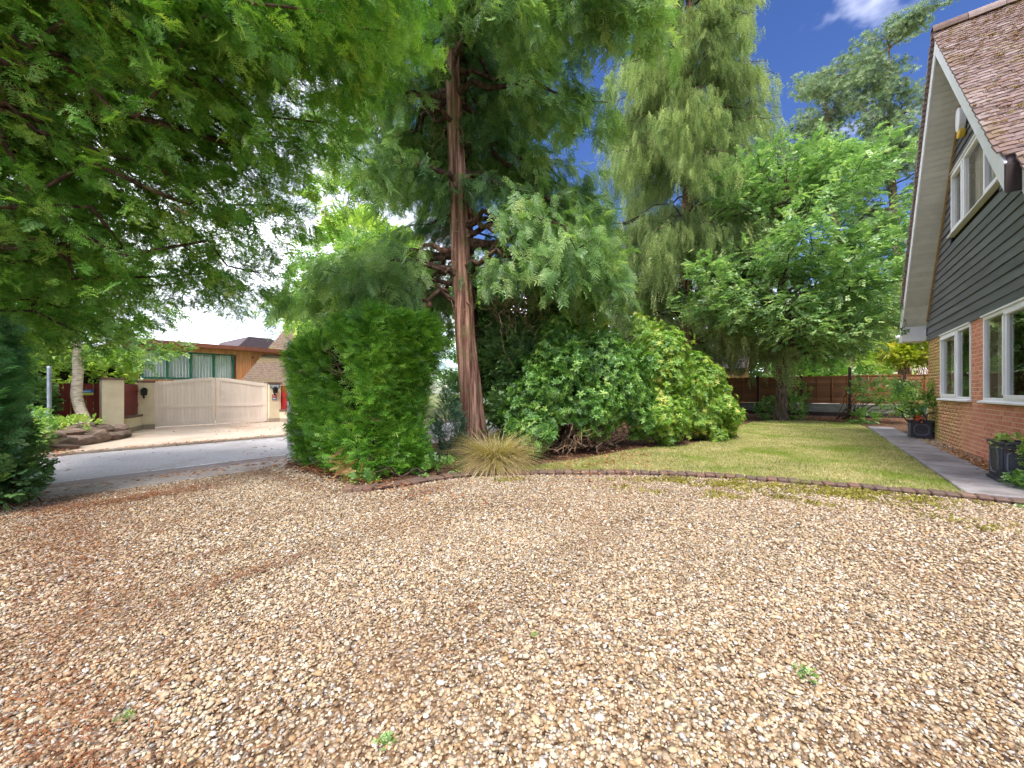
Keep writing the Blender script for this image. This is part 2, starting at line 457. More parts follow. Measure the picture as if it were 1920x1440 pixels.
LEAF['ivy'] = leaf_mat('leaf_ivy', [(0.0, G_(54, 92, 42)), (0.5, G_(96, 140, 62)), (1.0, G_(150, 182, 92))], 0.35, 0.06)
LEAF['mid'] = leaf_mat('leaf_mid', [(0.0, G_(66, 106, 50)), (0.5, G_(112, 154, 74)), (1.0, G_(166, 192, 108))], 0.42, 0.06)
LEAF['lime'] = leaf_mat('leaf_lime', [(0.0, G_(102, 140, 60)), (0.5, G_(152, 182, 86)), (1.0, G_(198, 212, 122))], 0.45, 0.05)
LEAF['pine'] = leaf_mat('leaf_pine', [(0.0, G_(84, 106, 84)), (0.5, G_(122, 144, 110)), (1.0, G_(164, 178, 138))], 0.25, 0.05)
LEAF['juniper'] = leaf_mat('leaf_juniper', [(0.0, G_(54, 86, 68)), (0.5, G_(86, 124, 94)), (1.0, G_(120, 150, 112))], 0.25, 0.05)
LEAF['straw'] = leaf_mat('leaf_straw', [(0.0, G_(128, 134, 56)), (0.4, G_(176, 164, 96)), (0.75, G_(200, 180, 140)), (1.0, G_(222, 206, 172))], 0.35, 0.05)
LEAF['bamboo'] = leaf_mat('leaf_bamboo', [(0.0, G_(116, 146, 44)), (0.5, G_(176, 186, 66)), (1.0, G_(222, 206, 104))], 0.45, 0.05)
LEAF['grass'] = leaf_mat('leaf_grass', [(0.0, G_(98, 112, 52)), (0.35, G_(138, 144, 78)), (0.65, G_(174, 166, 108)), (1.0, G_(196, 184, 142))], 0.3, 0.03,
                         patch=G_(124, 140, 58), patch_scale=0.75, patch_lo=0.48, patch_hi=0.62, vary=.55)
LEAF['brown'] = leaf_mat('leaf_brown', [(0.0, G_(92, 56, 36)), (0.5, G_(150, 98, 64)), (1.0, G_(200, 158, 112))], 0.15, 0.04)
LEAF['needles'] = leaf_mat('needle_litter', [(0.0, G_(76, 46, 34)), (0.5, G_(122, 74, 48)), (1.0, G_(160, 106, 64))], 0.1, 0.03)
LEAF['rust'] = leaf_mat('leaf_rust', [(0.0, G_(120, 84, 60)), (0.5, G_(164, 122, 84)), (1.0, G_(190, 154, 108))], 0.3, 0.03)

# ------------------------------------------------------------------ foliage templates (local: +y along the spray, z its normal)
def quads_to_tris(V, Q):
    F = []
    for q in Q: F += [(q[0], q[1], q[2]), (q[0], q[2], q[3])]
    return np.array(V, float), np.array(F, int)

def t_needle(n=8):
    V, F = [], []
    for i in range(n):
        y = i / n; l = 0.22 * (1 - 0.45 * abs(y - 0.35))
        for s in (-1, 1):
            b = len(V)
            V += [(0, y - 0.035, -0.2 * y * y), (0, y + 0.05, -0.2 * (y + .05) ** 2), (s * l, y + 0.12, -0.2 * y * y + 0.04)]
            F.append((b, b + 1, b + 2))
    b = len(V); V += [(-0.02, 0.8, -0.13), (0.02, 0.8, -0.13), (0, 1.1, -0.25)]; F.append((b, b + 1, b + 2))
    return np.array(V), np.array(F)

def t_frond():
    V, Q = [], []
    z = lambda y: -0.42 * y * y
    for i, y in enumerate((0.12, 0.3, 0.48, 0.66, 0.82)):
        l = 0.42 * (1 - 0.62 * y); w = 0.075
        for s in (-1, 1):
            b = len(V); dy = l * 0.75
            V += [(0, y, z(y)), (s * (l * .45 + w * .5), y + dy * .35 - w * .6, z(y) - 0.03), (s * l, y + dy, z(y) - 0.13), (s * (l * .35 - w * .4), y + dy * .5 + w * .6, z(y) - 0.01)]
            Q.append((b, b + 1, b + 2, b + 3))
    b = len(V); V += [(0, 0.75, z(.75)), (0.05, 0.9, z(.9)), (0, 1.12, z(1.12)), (-0.05, 0.9, z(.9))]; Q.append((b, b + 1, b + 2, b + 3))
    return quads_to_tris(V, Q)

def t_strand():
    V, F = [], []
    for i in range(6):
        y = i / 6
        for s in (-1, 1):
            b = len(V); l = 0.13 * (1 - 0.4 * y)
            V += [(0, y - .02, 0), (0, y + 0.12, 0.0), (s * l, y + 0.2, s * 0.05)]
            F.append((b, b + 1, b + 2))
    b = len(V); V += [(-0.03, 0, 0), (0.03, 0, 0), (0, 1.15, 0)]; F.append((b, b + 1, b + 2))
    return np.array(V), np.array(F)

def t_leaves(n, lw=0.5, spread=1.0, seed=1):
    """n broad leaves set along a short twig"""
    r = random.Random(seed); V, F = [], []
    for i in range(n):
        y = (i + 0.5) / n; s = -1 if i % 2 else 1
        ang = s * r.uniform(0.6, 1.2) * spread
        l = r.uniform(0.38, 0.55); w = l * lw * 0.5
        d = (math.sin(ang), math.cos(ang)); q = (d[1], -d[0])
        zt = r.uniform(-0.2, 0.06); b = len(V)
        V += [(0, y, 0), (d[0] * l * .5 + q[0] * w, y + d[1] * l * .5 + q[1] * w, zt * .4 + 0.05), (d[0] * l, y + d[1] * l, zt), (d[0] * l * .5 - q[0] * w, y + d[1] * l * .5 - q[1] * w, zt * .4 + 0.05)]
        F += [(b, b + 1, b + 2), (b, b + 2, b + 3)]
    return np.array(V), np.array(F)

def t_rosette(n=8):
    V, F = [], []
    for i in range(n):
        a = 2 * math.pi * i / n + 0.3 * (i % 2); up = 0.25 + 0.3 * (i % 2)
        l = 1.0 - 0.15 * (i % 3); w = 0.16
        d = (math.cos(a), math.sin(a)); q = (-d[1], d[0]); b = len(V)
        V += [(0, 0, 0), (d[0] * .55 * l + q[0] * w, up * .7, d[1] * .55 * l + q[1] * w), (d[0] * l, up * .8, d[1] * l), (d[0] * .55 * l - q[0] * w, up * .7, d[1] * .55 * l - q[1] * w)]
        F += [(b, b + 1, b + 2), (b, b + 2, b + 3)]
    return np.array(V), np.array(F)

def t_pine(n=16):
    r = random.Random(4); V, F = [], []
    for i in range(n):
        a = 2 * math.pi * i / n; s = r.uniform(0.35, 0.95); b = len(V)
        d = np.array([math.cos(a) * s, r.uniform(0.25, 0.9), math.sin(a) * s]); d = d / np.linalg.norm(d)
        q = np.cross(d, (0.2, 1, 0.1)); q = q / np.linalg.norm(q) * 0.055
        V += [tuple(-q), tuple(q), tuple(d)]; F.append((b, b + 1, b + 2))
    return np.array(V), np.array(F)

def t_blade():
    V = [(-0.06, 0, 0), (0.06, 0, 0), (-0.045, 0.4, -0.02), (0.045, 0.4, -0.02), (-0.025, 0.75, -0.14), (0.025, 0.75, -0.14), (0, 1.0, -0.34)]
    F = [(0, 1, 3), (0, 3, 2), (2, 3, 5), (2, 5, 4), (4, 5, 6)]
    return np.array(V), np.array(F)

TN, TF, TS, TR, TP, TB = t_needle(), t_frond(), t_strand(), t_rosette(), t_pine(), t_blade()
TL5, TL7 = t_leaves(5, 0.75, 1.0, 3), t_leaves(7, 0.62, 1.1, 5)

def unit(a): return a / (np.linalg.norm(a, axis=-1, keepdims=True) + 1e-9)

def stamp(tmpl, P, D, size, up=(0, 0, 1), roll=0.6, tint=None):
    """copy the template to every point P along direction D"""
    tv, tf = tmpl
    N = len(P); D = unit(np.asarray(D, float))
    U = np.tile(np.array(up, float), (N, 1)) + rng.normal(0, 1, (N, 3)) * roll
    X = unit(np.cross(D, U)); Zn = np.cross(X, D)
    size = np.broadcast_to(size, (N,))
    B = np.stack([X, D, Zn], axis=1) * size[:, None, None]
    V = np.einsum('kc,ncd->nkd', tv, B) + np.asarray(P)[:, None, :]
    F = tf[None] + (np.arange(N) * len(tv))[:, None, None]
    if tint is None: tint = rng.beta(2.2, 2.2, N)
    return V.reshape(-1, 3), F.reshape(-1, 3), np.repeat(tint, len(tv))

def merge(parts):
    V, F, T, b = [], [], [], 0
    for v, f, t in parts:
        V.append(v); F.append(f + b); T.append(t); b += len(v)
    return np.concatenate(V), np.concatenate(F), np.concatenate(T)

def foliage(name, parts, mat, parent=None, kind=None):
    V, F, T = merge(parts)
    o = put(name, np_mesh(name, V, F, T), mat, parent)
    if kind: o['kind'] = kind
    return o

def leaf_poly(V, F, T, p, d, n, L_, w, fold, t):
    """one leaf: base, widest points, tip"""
    p, d, n = np.array(p, float), np.array(d, float), np.array(n, float)
    d = d / np.linalg.norm(d); q = np.cross(d, n); q = q / (np.linalg.norm(q) + 1e-9); n = np.cross(q, d)
    b = len(V)
    V += [p, p + d * L_ * .32 + q * w + n * fold, p + d * L_ * .68 + q * w * .8 + n * fold * .8, p + d * L_ - n * fold * .8, p + d * L_ * .68 - q * w * .8 + n * fold * .8, p + d * L_ * .32 - q * w + n * fold]
    F += [(b, b + 1, b + 2), (b, b + 2, b + 3), (b, b + 3, b + 4), (b, b + 4, b + 5)]
    T += [t] * 6

def needle_shoot(V, F, T, r, p0, d, side, L_, n, nl, w, droop, tbase):
    for i in range(n):
        y = (i + .4) / n
        p = p0 + d * L_ * y - np.array([0, 0, droop * (L_ * y) ** 2])
        for s in (-1, 1):
            t = p + (side * s * r.uniform(.7, 1) + d * r.uniform(.35, .75)) * nl * (1.1 - .4 * y) + np.array([0, 0, r.uniform(-.25, .2) * nl])
            b = len(V); V += [p - d * w, p + d * w, t]; F.append((b, b + 1, b + 2)); T += [tbase, tbase, tbase + .12]

def v_needles(r, sides=5, nl=.15, w=.026, droop=.3):
    V, F, T = [], [], []
    d = np.array([0, 1.0, 0]); x = np.array([1.0, 0, 0])
    needle_shoot(V, F, T, r, np.zeros(3), d, x, 1.0, 9, nl, w, droop, .5)
    for k in range(sides):
        y = .12 + .75 * k / sides; s = 1 if k % 2 else -1
        a = s * r.uniform(.6, 1.0); dd = np.array([math.sin(a), math.cos(a), r.uniform(-.25, .15)]); sd = np.array([dd[1], -dd[0], 0])
        needle_shoot(V, F, T, r, np.array([0, y, -droop * y * y]), dd, sd, r.uniform(.35, .6) * (1.1 - .5 * y), 6, nl, w, droop, .5 + r.uniform(-.12, .12))
    return V, F, T

def v_frond(r, tips=.18, droop=.45, nl=6):
    """flat scale-leaved spray: side shoots that branch again"""
    V, F, T = [], [], []
    z = lambda y: -droop * y * y
    for k in range(nl * 2):
        y = .06 + .86 * (k // 2) / nl + r.uniform(0, .06); s = 1 if k % 2 else -1
        a = s * r.uniform(.6, .95); L_ = r.uniform(.36, .5) * (1.05 - .7 * y)
        d = np.array([math.sin(a), math.cos(a), -.25 - r.uniform(0, .35)]); d = d / np.linalg.norm(d)
        p0 = np.array([0, y, z(y)]); t0 = .42 + r.uniform(-.1, .1); nrm = np.array([0, 0, 1.0]) + np.array([r.uniform(-.4, .4), r.uniform(-.4, .4), 0])
        w = .022
        for m in range(4):
            f = m / 4; p = p0 + d * L_ * f - np.array([0, 0, .25 * (L_ * f) ** 2])
            for s2 in (-1, 1):
                a2 = a + s2 * r.uniform(.4, .8); e = np.array([math.sin(a2), math.cos(a2), -.3]); l2 = L_ * .36 * (1.05 - .6 * f)
                b = len(V); q = np.array([e[1], -e[0], 0]) * w
                V += [p, p + e * l2 * .5 + q, p + e * l2, p + e * l2 * .5 - q]; F += [(b, b + 1, b + 2), (b, b + 2, b + 3)]; T += [t0, t0, t0 + tips, t0]
        p = p0 + d * L_ * .8; b = len(V); q = np.array([d[1], -d[0], 0]) * w
        V += [p, p + d * .07 + q, p + d * .16, p + d * .07 - q]; F += [(b, b + 1, b + 2), (b, b + 2, b + 3)]; T += [t0, t0 + tips * .5, t0 + tips, t0 + tips * .5]
    return V, F, T

def v_strand(r):
    """several thin shoots hanging side by side"""
    V, F, T = [], [], []
    for k in range(6):
        x0 = np.array([r.uniform(-.16, .16), r.uniform(0, .2), r.uniform(-.12, .12)]); L_ = r.uniform(.5, 1.0); t0 = .5 + r.uniform(-.2, .2)
        lean = np.array([r.uniform(-.12, .12), 1, r.uniform(-.12, .12)])
        for i in range(8):
            y = i / 8; p = x0 + lean * L_ * y
            for s in (-1, 1):
                a = r.uniform(0, 6.28); e = np.array([math.cos(a), .9, math.sin(a)]) * .075 * (1.15 - .5 * y); b = len(V)
                q = np.cross(e, (0, 1, 0)); q = q / (np.linalg.norm(q) + 1e-9) * .014
                V += [p - q, p + q, p + e * 1.35]; F.append((b, b + 1, b + 2)); T += [t0, t0, t0 + .15]
    return V, F, T

def v_twig(r, n=11, lw=.3, L0=.3):
    V, F, T = [], [], []
    for i in range(n):
        y = (i + .3) / n; a = (1 if i % 2 else -1) * r.uniform(.5, 1.25); up = r.uniform(-.35, .2)
        L_ = L0 * r.uniform(.7, 1.15)
        leaf_poly(V, F, T, (0, y, -.2 * y * y), (math.sin(a), math.cos(a), up), (r.uniform(-.35, .35), r.uniform(-.35, .35), 1), L_, L_ * lw, L_ * .06, .5 + r.uniform(-.2, .2))
    return V, F, T

def v_rosette(r, n=9):
    V, F, T = [], [], []
    for i in range(n):
        a = 2.4 * i + r.uniform(-.25, .25); up = .15 + .75 * i / n
        L_ = r.uniform(.75, 1.1) * (1.05 - .35 * i / n)
        leaf_poly(V, F, T, (0, .12 * i / n, 0), (math.cos(a), up - .25, math.sin(a)), (0, 1, 0), L_, L_ * .17, L_ * .05, .4 + .2 * i / n + r.uniform(-.1, .1))
    return V, F, T

SPRAY_MAT = {}
def spray_shapes(name, fn, mat, count=5):
    """a set of spray shapes wearing the given foliage"""
    c = bpy.data.collections.new(name)
    for i in range(count):
        V, F, T = fn(random.Random(i * 7 + 3))
        me = np_mesh(name, np.array(V, float), np.array(F, int), np.array(T))
        me.materials.append(mat)
        c.objects.link(bpy.data.objects.new(name, me))
    return c

def euler_of(D, up, roll):
    N = len(D); D = unit(np.asarray(D, float))
    U = np.tile(np.array(up, float), (N, 1)) + rng.normal(0, 1, (N, 3)) * roll
    X = unit(np.cross(D, U)); Zn = np.cross(X, D)
    return np.stack([np.arctan2(D[:, 2], Zn[:, 2]), -np.arcsin(np.clip(X[:, 2], -1, 1)), np.arctan2(X[:, 1], X[:, 0])], 1)

def spread(name, P, rot, size, coll, parent=None):
    """geometry nodes: one spray shape on every point"""
    me = bpy.data.meshes.new(name)
    me.vertices.add(len(P)); me.vertices.foreach_set('co', np.ascontiguousarray(P, dtype=np.float32).ravel())
    at = me.attributes.new('psize', 'FLOAT', 'POINT'); at.data.foreach_set('value', np.ascontiguousarray(size, dtype=np.float32))
    at = me.attributes.new('prot', 'FLOAT_VECTOR', 'POINT'); at.data.foreach_set('vector', np.ascontiguousarray(rot, dtype=np.float32).ravel())
    o = put(name, me, None, parent)
    ng = bpy.data.node_groups.new(name + '_nodes', 'GeometryNodeTree')
    ng.interface.new_socket('Geometry', in_out='INPUT', socket_type='NodeSocketGeometry')
    ng.interface.new_socket('Geometry', in_out='OUTPUT', socket_type='NodeSocketGeometry')
    N = ng.nodes.new; K = ng.links.new
    gi, go = N('NodeGroupInput'), N('NodeGroupOutput')
    ci = N('GeometryNodeCollectionInfo'); ci.inputs['Collection'].default_value = coll
    ci.inputs['Separate Children'].default_value = True; ci.inputs['Reset Children'].default_value = True
    ip = N('GeometryNodeInstanceOnPoints'); ip.inputs['Pick Instance'].default_value = True
    a1 = N('GeometryNodeInputNamedAttribute'); a1.data_type = 'FLOAT'; a1.inputs['Name'].default_value = 'psize'
    a2 = N('GeometryNodeInputNamedAttribute'); a2.data_type = 'FLOAT_VECTOR'; a2.inputs['Name'].default_value = 'prot'
    er = N('FunctionNodeEulerToRotation')
    rv = N('FunctionNodeRandomValue'); rv.data_type = 'INT'
    rv.inputs[4].default_value = 0; rv.inputs[5].default_value = len(coll.objects) - 1
    K(gi.outputs[0], ip.inputs['Points']); K(ci.outputs[0], ip.inputs['Instance'])
    K(rv.outputs[2], ip.inputs['Instance Index'])
    K(a1.outputs['Attribute'], ip.inputs['Scale']); K(a2.outputs['Attribute'], er.inputs[0]); K(er.outputs[0], ip.inputs['Rotation'])
    K(ip.outputs[0], go.inputs[0])
    md = o.modifiers.new('spread', 'NODES'); md.node_group = ng
    return o

def crown(name, P, D, size, coll, parent, up=(0, 0, 1), roll=.4):
    o = spread(name, P, euler_of(D, up, roll), np.broadcast_to(size, (len(P),)), coll, parent)
    o['kind'] = 'stuff'
    return o

SP = {}
SP['yew'] = spray_shapes('yew_spray', v_needles, LEAF['yew'], 6)
SP['cedar'] = spray_shapes('cedar_spray', v_frond, LEAF['cedar'], 6)
SP['cedar_dark'] = spray_shapes('shade_spray', v_frond, LEAF['shade'], 5)
SP['cypress'] = spray_shapes('cypress_spray', v_strand, LEAF['cypress'], 6)
SP['hedge'] = spray_shapes('hedge_spray', lambda r: v_frond(r, .34, .12, 5), LEAF['hedge'], 6)
SP['hedge_dark'] = spray_shapes('dark_hedge_spray', lambda r: v_frond(r, .3, .12, 5), LEAF['hedge_dark'], 5)
SP['katsura'] = spray_shapes('broadleaf_twig', v_twig, LEAF['katsura'], 6)
SP['rhodo'] = spray_shapes('rhododendron_whorl', v_rosette, LEAF['rhodo'], 5)
SP['rhodo2'] = spray_shapes('rhododendron_yellow_whorl', v_rosette, LEAF['rhodo2'], 5)
SP['holly'] = spray_shapes('holly_twig', lambda r: v_twig(r, 10, .3, .34), LEAF['holly'], 5)
SP['laurel'] = spray_shapes('laurel_twig', lambda r: v_twig(r, 10, .24, .4), LEAF['shade'], 5)

def ball(n, c, r, shell=0.55):
    """points in an ellipsoid, biased outwards; returns points and outward directions"""
    d = unit(rng.normal(0, 1, (n, 3)))
    t = rng.random(n) ** (1 / 3) * (1 - shell) + shell * (1 - rng.random(n) ** 2 * 0.35)
    t = np.clip(t, 0, 1.04)
    lump = 1 + 0.16 * np.sin(d[:, 0] * 5.1 + c[0]) * np.cos(d[:, 2] * 4.3 + c[1]) + 0.1 * np.sin(d[:, 1] * 9 + c[2])
    return np.array(c) + d * (t * lump)[:, None] * np.array(r), unit(d / np.array(r))

def limb_path(a, b, sag=0.0, lift=0.0, n=9, wob=0.08):
    a, b = np.array(a, float), np.array(b, float)
    t = np.linspace(0, 1, n)[:, None]
    p = a + (b - a) * t
    L_ = np.linalg.norm(b - a)
    p[:, 2] += (lift * np.sin(t * math.pi) - sag * t ** 2 * (1 - t) * 2)[:, 0] * L_
    w = rng.normal(0, wob * L_ * 0.12, (n, 3)); w[0] = 0; w[-1] = 0
    return p + w

def along(path, t):
    n = len(path) - 1
    i = np.clip((t * n).astype(int), 0, n - 1); f = (t * n - i)[:, None]
    return path[i] * (1 - f) + path[i + 1] * f, unit(path[i + 1] - path[i])

def limb_sprays(path, n, reach, t0=0.25, droop=0.4, down=0.5, flat=0.25, fwd=0.6):
    """spray positions and directions on side shoots of a limb"""
    t = t0 + (1 - t0) * rng.random(n) ** 0.8
    p, d = along(path, t)
    side = np.cross(d, (0, 0, 1)); side = unit(side) * np.where(rng.random(n) < 0.5, -1, 1)[:, None]
    r = reach * (1.05 - 0.6 * t) * rng.random(n) ** 0.7
    sd = unit(side + d * fwd + rng.normal(0, 0.25, (n, 3)))
    q = p + sd * r[:, None]
    q[:, 2] += rng.normal(0, flat * reach * 0.4, n) - droop * r ** 1.3
    D = unit(sd * 0.8 + d * 0.4 + rng.normal(0, 0.3, (n, 3)) + np.array([0, 0, -down]))
    return q, D

def trunk_mesh(name, pts, rad, sides=26, flute=0.06, flare=0.5):
    """tapered trunk with flutes and a flared foot"""
    pts = np.array(pts, float)
    m = 40
    tt = np.linspace(0, 1, m)
    src = np.linspace(0, 1, len(pts))
    P = np.stack([np.interp(tt, src, pts[:, k]) for k in range(3)], 1)
    Rr = np.interp(tt, src, rad)
    ph = rng.random(6) * 6
    V = []
    for i in range(m):
        h = P[i][2] - P[0][2]
        fl = 1 + flare * math.exp(-h / 0.35)
        for j in range(sides):
            a = 2 * math.pi * j / sides
            k = 1 + flute * (math.sin(5 * a + ph[0] + h * .15) * .6 + math.sin(9 * a + ph[1] - h * .2) * .5 + math.sin(14 * a + ph[2]) * .35) * (1 + 1.5 * math.exp(-h / .5))
            V.append((P[i][0] + Rr[i] * fl * k * math.cos(a), P[i][1] + Rr[i] * fl * k * math.sin(a), P[i][2]))
    F = [(i * sides + j, i * sides + (j + 1) % sides, (i + 1) * sides + (j + 1) % sides, (i + 1) * sides + j) for i in range(m - 1) for j in range(sides)]
    return mesh_from(name, V, F, smooth=True)

def limbs_mesh(name, paths, r0, r1=0.008, k=6):
    mb = MB()
    for p, r in zip(paths, r0):
        n = len(p)
        mb.tube(p, [r + (r1 - r) * (i / (n - 1)) ** 0.8 for i in range(n)], k)
    return mesh_from(name, mb.v, mb.f, smooth=True)

def sheet(name, poly, z, mat, kind='structure', sub=None):
    me = mesh_from(name, [(x, y, z) for x, y in poly], [tuple(range(len(poly)))])
    bm = bmesh.new(); bm.from_mesh(me)
    bmesh.ops.recalc_face_normals(bm, faces=bm.faces)
    for f in bm.faces:
        if f.normal.z < 0: f.normal_flip()
    bmesh.ops.triangulate(bm, faces=bm.faces[:])
    bm.to_mesh(me); bm.free()
    o = put(name, me, mat)
    o['kind'] = kind
    return o

def in_poly(P, poly):
    x, y = P[:, 0], P[:, 1]; r = np.zeros(len(P), bool); n = len(poly)
    for i in range(n):
        (x1, y1), (x2, y2) = poly[i], poly[(i + 1) % n]
        c = ((y1 > y) != (y2 > y)) & (x < (x2 - x1) * (y - y1) / (y2 - y1 + 1e-12) + x1)
        r ^= c
    return r
#@@SETTING
# ------------------------------------------------------------------ the ground
def ground_mat(name, stops, scale, bscale, bstr=0.5, bdist=0.01, blotch=None, bl=(0.5, 0.7), bls=0.8, rough=0.95):
    m, nt, b = mat_base(name)
    col = ramp(nt, noise(nt, scale, 8, 0.7), stops)
    if blotch: col = mix(nt, ramp(nt, noise(nt, bls, 6, 0.65), [(bl[0], (0, 0, 0)), (bl[1], (1, 1, 1))]), col, blotch)
    nt.links.new(col, b.inputs['Base Color'])
    b.inputs['Roughness'].default_value = rough; b.inputs['Specular IOR Level'].default_value = 0.2
    bump(nt, b, noise(nt, bscale, 5, 0.75), bstr, bdist)
    return m

STONES = [(0.0, srgb(78, 62, 50)), (0.12, srgb(122, 95, 70)), (0.25, srgb(168, 134, 92)), (0.38, srgb(156, 134, 112)), (0.52, srgb(194, 169, 127)),
          (0.66, srgb(180, 158, 132)), (0.8, srgb(212, 197, 164)), (0.88, srgb(156, 152, 148)), (1.0, srgb(230, 224, 208))]
def gravel_mat(name, cells):
    m, nt, b = mat_base(name)
    if cells:
        v = nt.nodes.new('ShaderNodeTexVoronoi'); v.inputs['Scale'].default_value = 52
        g = nt.nodes.new('ShaderNodeNewGeometry')
        nt.links.new(g.outputs['Position'], v.inputs['Vector'])
        s = nt.nodes.new('ShaderNodeSeparateColor'); nt.links.new(v.outputs['Color'], s.inputs[0])
        col = ramp(nt, s.outputs[0], STONES)
        dk = ramp(nt, v.outputs['Distance'], [(0.2, (1, 1, 1)), (0.7, (0.3, 0.25, 0.2))])
        col = mix(nt, 1.0, col, dk, 'MULTIPLY')
        inv = nt.nodes.new('ShaderNodeMath'); inv.operation = 'SUBTRACT'; inv.inputs[0].default_value = 1
        nt.links.new(v.outputs['Distance'], inv.inputs[1])
        bump(nt, b, inv.outputs[0], 0.8, 0.012)
    else:
        col = ramp(nt, nt.nodes.new('ShaderNodeObjectInfo').outputs['Random'], STONES)
        col = mix(nt, 0.2, col, ramp(nt, noise(nt, 160, 2, 0.7), [(0.3, srgb(146, 118, 86)), (0.7, srgb(214, 198, 164))]))
    # dirt and needle dust trodden in, worn clean in the wheel tracks
    dirt = ramp(nt, noise(nt, 0.75, 4, 0.68), [(0.5, (0, 0, 0)), (0.85, (0.6, 0.6, 0.6))])
    col = mix(nt, dirt, col, srgb(150, 114, 82))
    nt.links.new(col, b.inputs['Base Color'])
    b.inputs['Roughness'].default_value = 0.8; b.inputs['Specular IOR Level'].default_value = 0.3
    return m
MAT['gravel'] = gravel_mat('gravel_bed', True)
MAT['stone'] = gravel_mat('gravel_stone', False)
MAT['soil'] = ground_mat('soil', [(0.3, srgb(70, 50, 40)), (0.55, srgb(112, 82, 62)), (0.75, srgb(150, 112, 84))], 9, 40, 0.8, 0.03)
MAT['ground'] = ground_mat('far_ground', [(0.3, srgb(84, 92, 50)), (0.7, srgb(120, 124, 70))], 2, 20, 0.5, 0.03)
MAT['lawn'] = ground_mat('lawn_turf', [(0.25, srgb(112, 114, 62)), (0.5, srgb(156, 148, 96)), (0.75, srgb(186, 172, 130))], 5, 90, 0.9, 0.02, srgb(120, 134, 50), (0.48, 0.62), 0.75)
MAT['asphalt'] = ground_mat('asphalt', [(0.3, srgb(138, 134, 134)), (0.7, srgb(190, 185, 183))], 45, 120, 0.5, 0.006, srgb(124, 110, 106), (0.55, 0.8), 0.5)
MAT['asphalt_old'] = ground_mat('asphalt_old', [(0.3, srgb(132, 118, 114)), (0.7, srgb(164, 148, 142))], 30, 120, 0.5, 0.006, srgb(120, 96, 84), (0.5, 0.75), 1.2)
MAT['footway'] = ground_mat('footway', [(0.3, srgb(164, 152, 144)), (0.7, srgb(194, 182, 172))], 12, 90, 0.4, 0.006, srgb(136, 108, 90), (0.52, 0.72), 1.1)
MAT['drive_far'] = ground_mat('far_drive', [(0.3, srgb(172, 152, 134)), (0.7, srgb(200, 182, 164))], 30, 90, 0.5, 0.008, srgb(158, 132, 110), (0.5, 0.75), 0.7)
MAT['line'] = M('road_paint', srgb(224, 222, 222), srgb(190, 188, 188), 20, rough=0.8, stain=srgb(150, 146, 148), stain_scale=6, stain_lo=0.5, stain_hi=0.62)

sheet('ground', [(-150, -150), (150, -150), (150, 150), (-150, 150)], -0.06, MAT['ground'])
sheet('gravel_drive', [(-6.8, -12), (12, -12), (12, 9), (-6.8, 9)], 0.0, MAT['gravel'])
sheet('footway', [(-7.62, -60), (-6.8, -60), (-6.8, 60), (-7.62, 60)], -0.012, MAT['footway'])
sheet('road', [(-11.45, -60), (-7.62, -60), (-7.62, 60), (-11.45, 60)], -0.03, MAT['asphalt'])
sheet('road_edge_strip', [(-8.08, -60), (-7.62, -60), (-7.62, 60), (-8.08, 60)], -0.026, MAT['asphalt_old'])
sheet('road_patch', [(-9.2, 4.6), (-8.7, 4.6), (-8.7, 9.5), (-9.2, 9.5)], -0.0264, MAT['asphalt_old'])
# worn edge line, broken where tyres have scrubbed it
mb = MB(); y = -30.0
while y < 40:
    l = random.uniform(0.5, 1.6)
    x = -8.17 + random.uniform(-0.01, 0.01); w = random.uniform(0.05, 0.075)
    mb.add([(x, y, -0.022), (x + w, y, -0.022), (x + w, y + l, -0.022), (x, y + l, -0.022)], [(0, 1, 2, 3)])
    y += l + random.choice([0.02, 0.05, 0.25])
o = mb.build('road_edge_line', MAT['line']); o['kind'] = 'structure'
sheet('far_driveway', [(-19.5, 1.6), (-11.62, -0.3), (-11.62, 12), (-19.5, 12)], 0.006, MAT['drive_far'])
sheet('far_verge', [(-60, -60), (-11.62, -60), (-11.62, -0.3), (-19.5, 1.6), (-60, 1.6)], 0.0, MAT['soil'])

EDGE = [(-4.40, 2.56), (-4.23, 2.74), (-4.10, 3.17), (-3.99, 3.70), (-3.72, 4.21), (-3.19, 4.72), (-2.60, 5.18), (-2.00, 5.60), (-1.36, 5.95), (-0.73, 6.17), (-0.15, 6.30), (0.37, 6.40), (0.85, 6.47), (1.29, 6.54), (1.75, 6.56), (2.6, 6.5), (3.4, 6.4)]
def smooth_curve(pts, step):
    P = np.array(pts, float)
    ext = np.vstack([2 * P[0] - P[1], P, 2 * P[-1] - P[-2]])
    C = []
    for i in range(1, len(ext) - 2):
        a, b, c, d = ext[i - 1:i + 3]
        for t in np.linspace(0, 1, 24, endpoint=False):
            C.append(0.5 * ((2 * b) + (c - a) * t + (2 * a - 5 * b + 4 * c - d) * t * t + (3 * b - a - 3 * c + d) * t ** 3))
    C.append(P[-1]); C = np.array(C)
    s = np.concatenate([[0], np.cumsum(np.linalg.norm(np.diff(C, axis=0), axis=1))])
    u = np.arange(0, s[-1], step)
    return np.stack([np.interp(u, s, C[:, k]) for k in range(2)], 1)
CURVE = smooth_curve(EDGE, 0.122)
GARDEN = [(-6.85, 2.95), (-6.55, 2.74), (-6.2, 2.68), (-5.85, 2.8), (-5.5, 2.66), (-5.15, 2.7), (-4.85, 2.58), (-4.6, 2.66), (-4.45, 2.56)] + [tuple(p) for p in CURVE[::2]] + [(3.4, 14.6), (12, 14.6), (12, 24.6), (-6.85, 24.6)]
sheet('garden_soil', GARDEN, 0.03, MAT['soil'])
sheet('garden_beyond', [(-6.85, 24.6), (12, 24.6), (12, 60), (-6.85, 60)], 0.0, MAT['ground'])
ins = np.array([[-0.02, 0.10]])
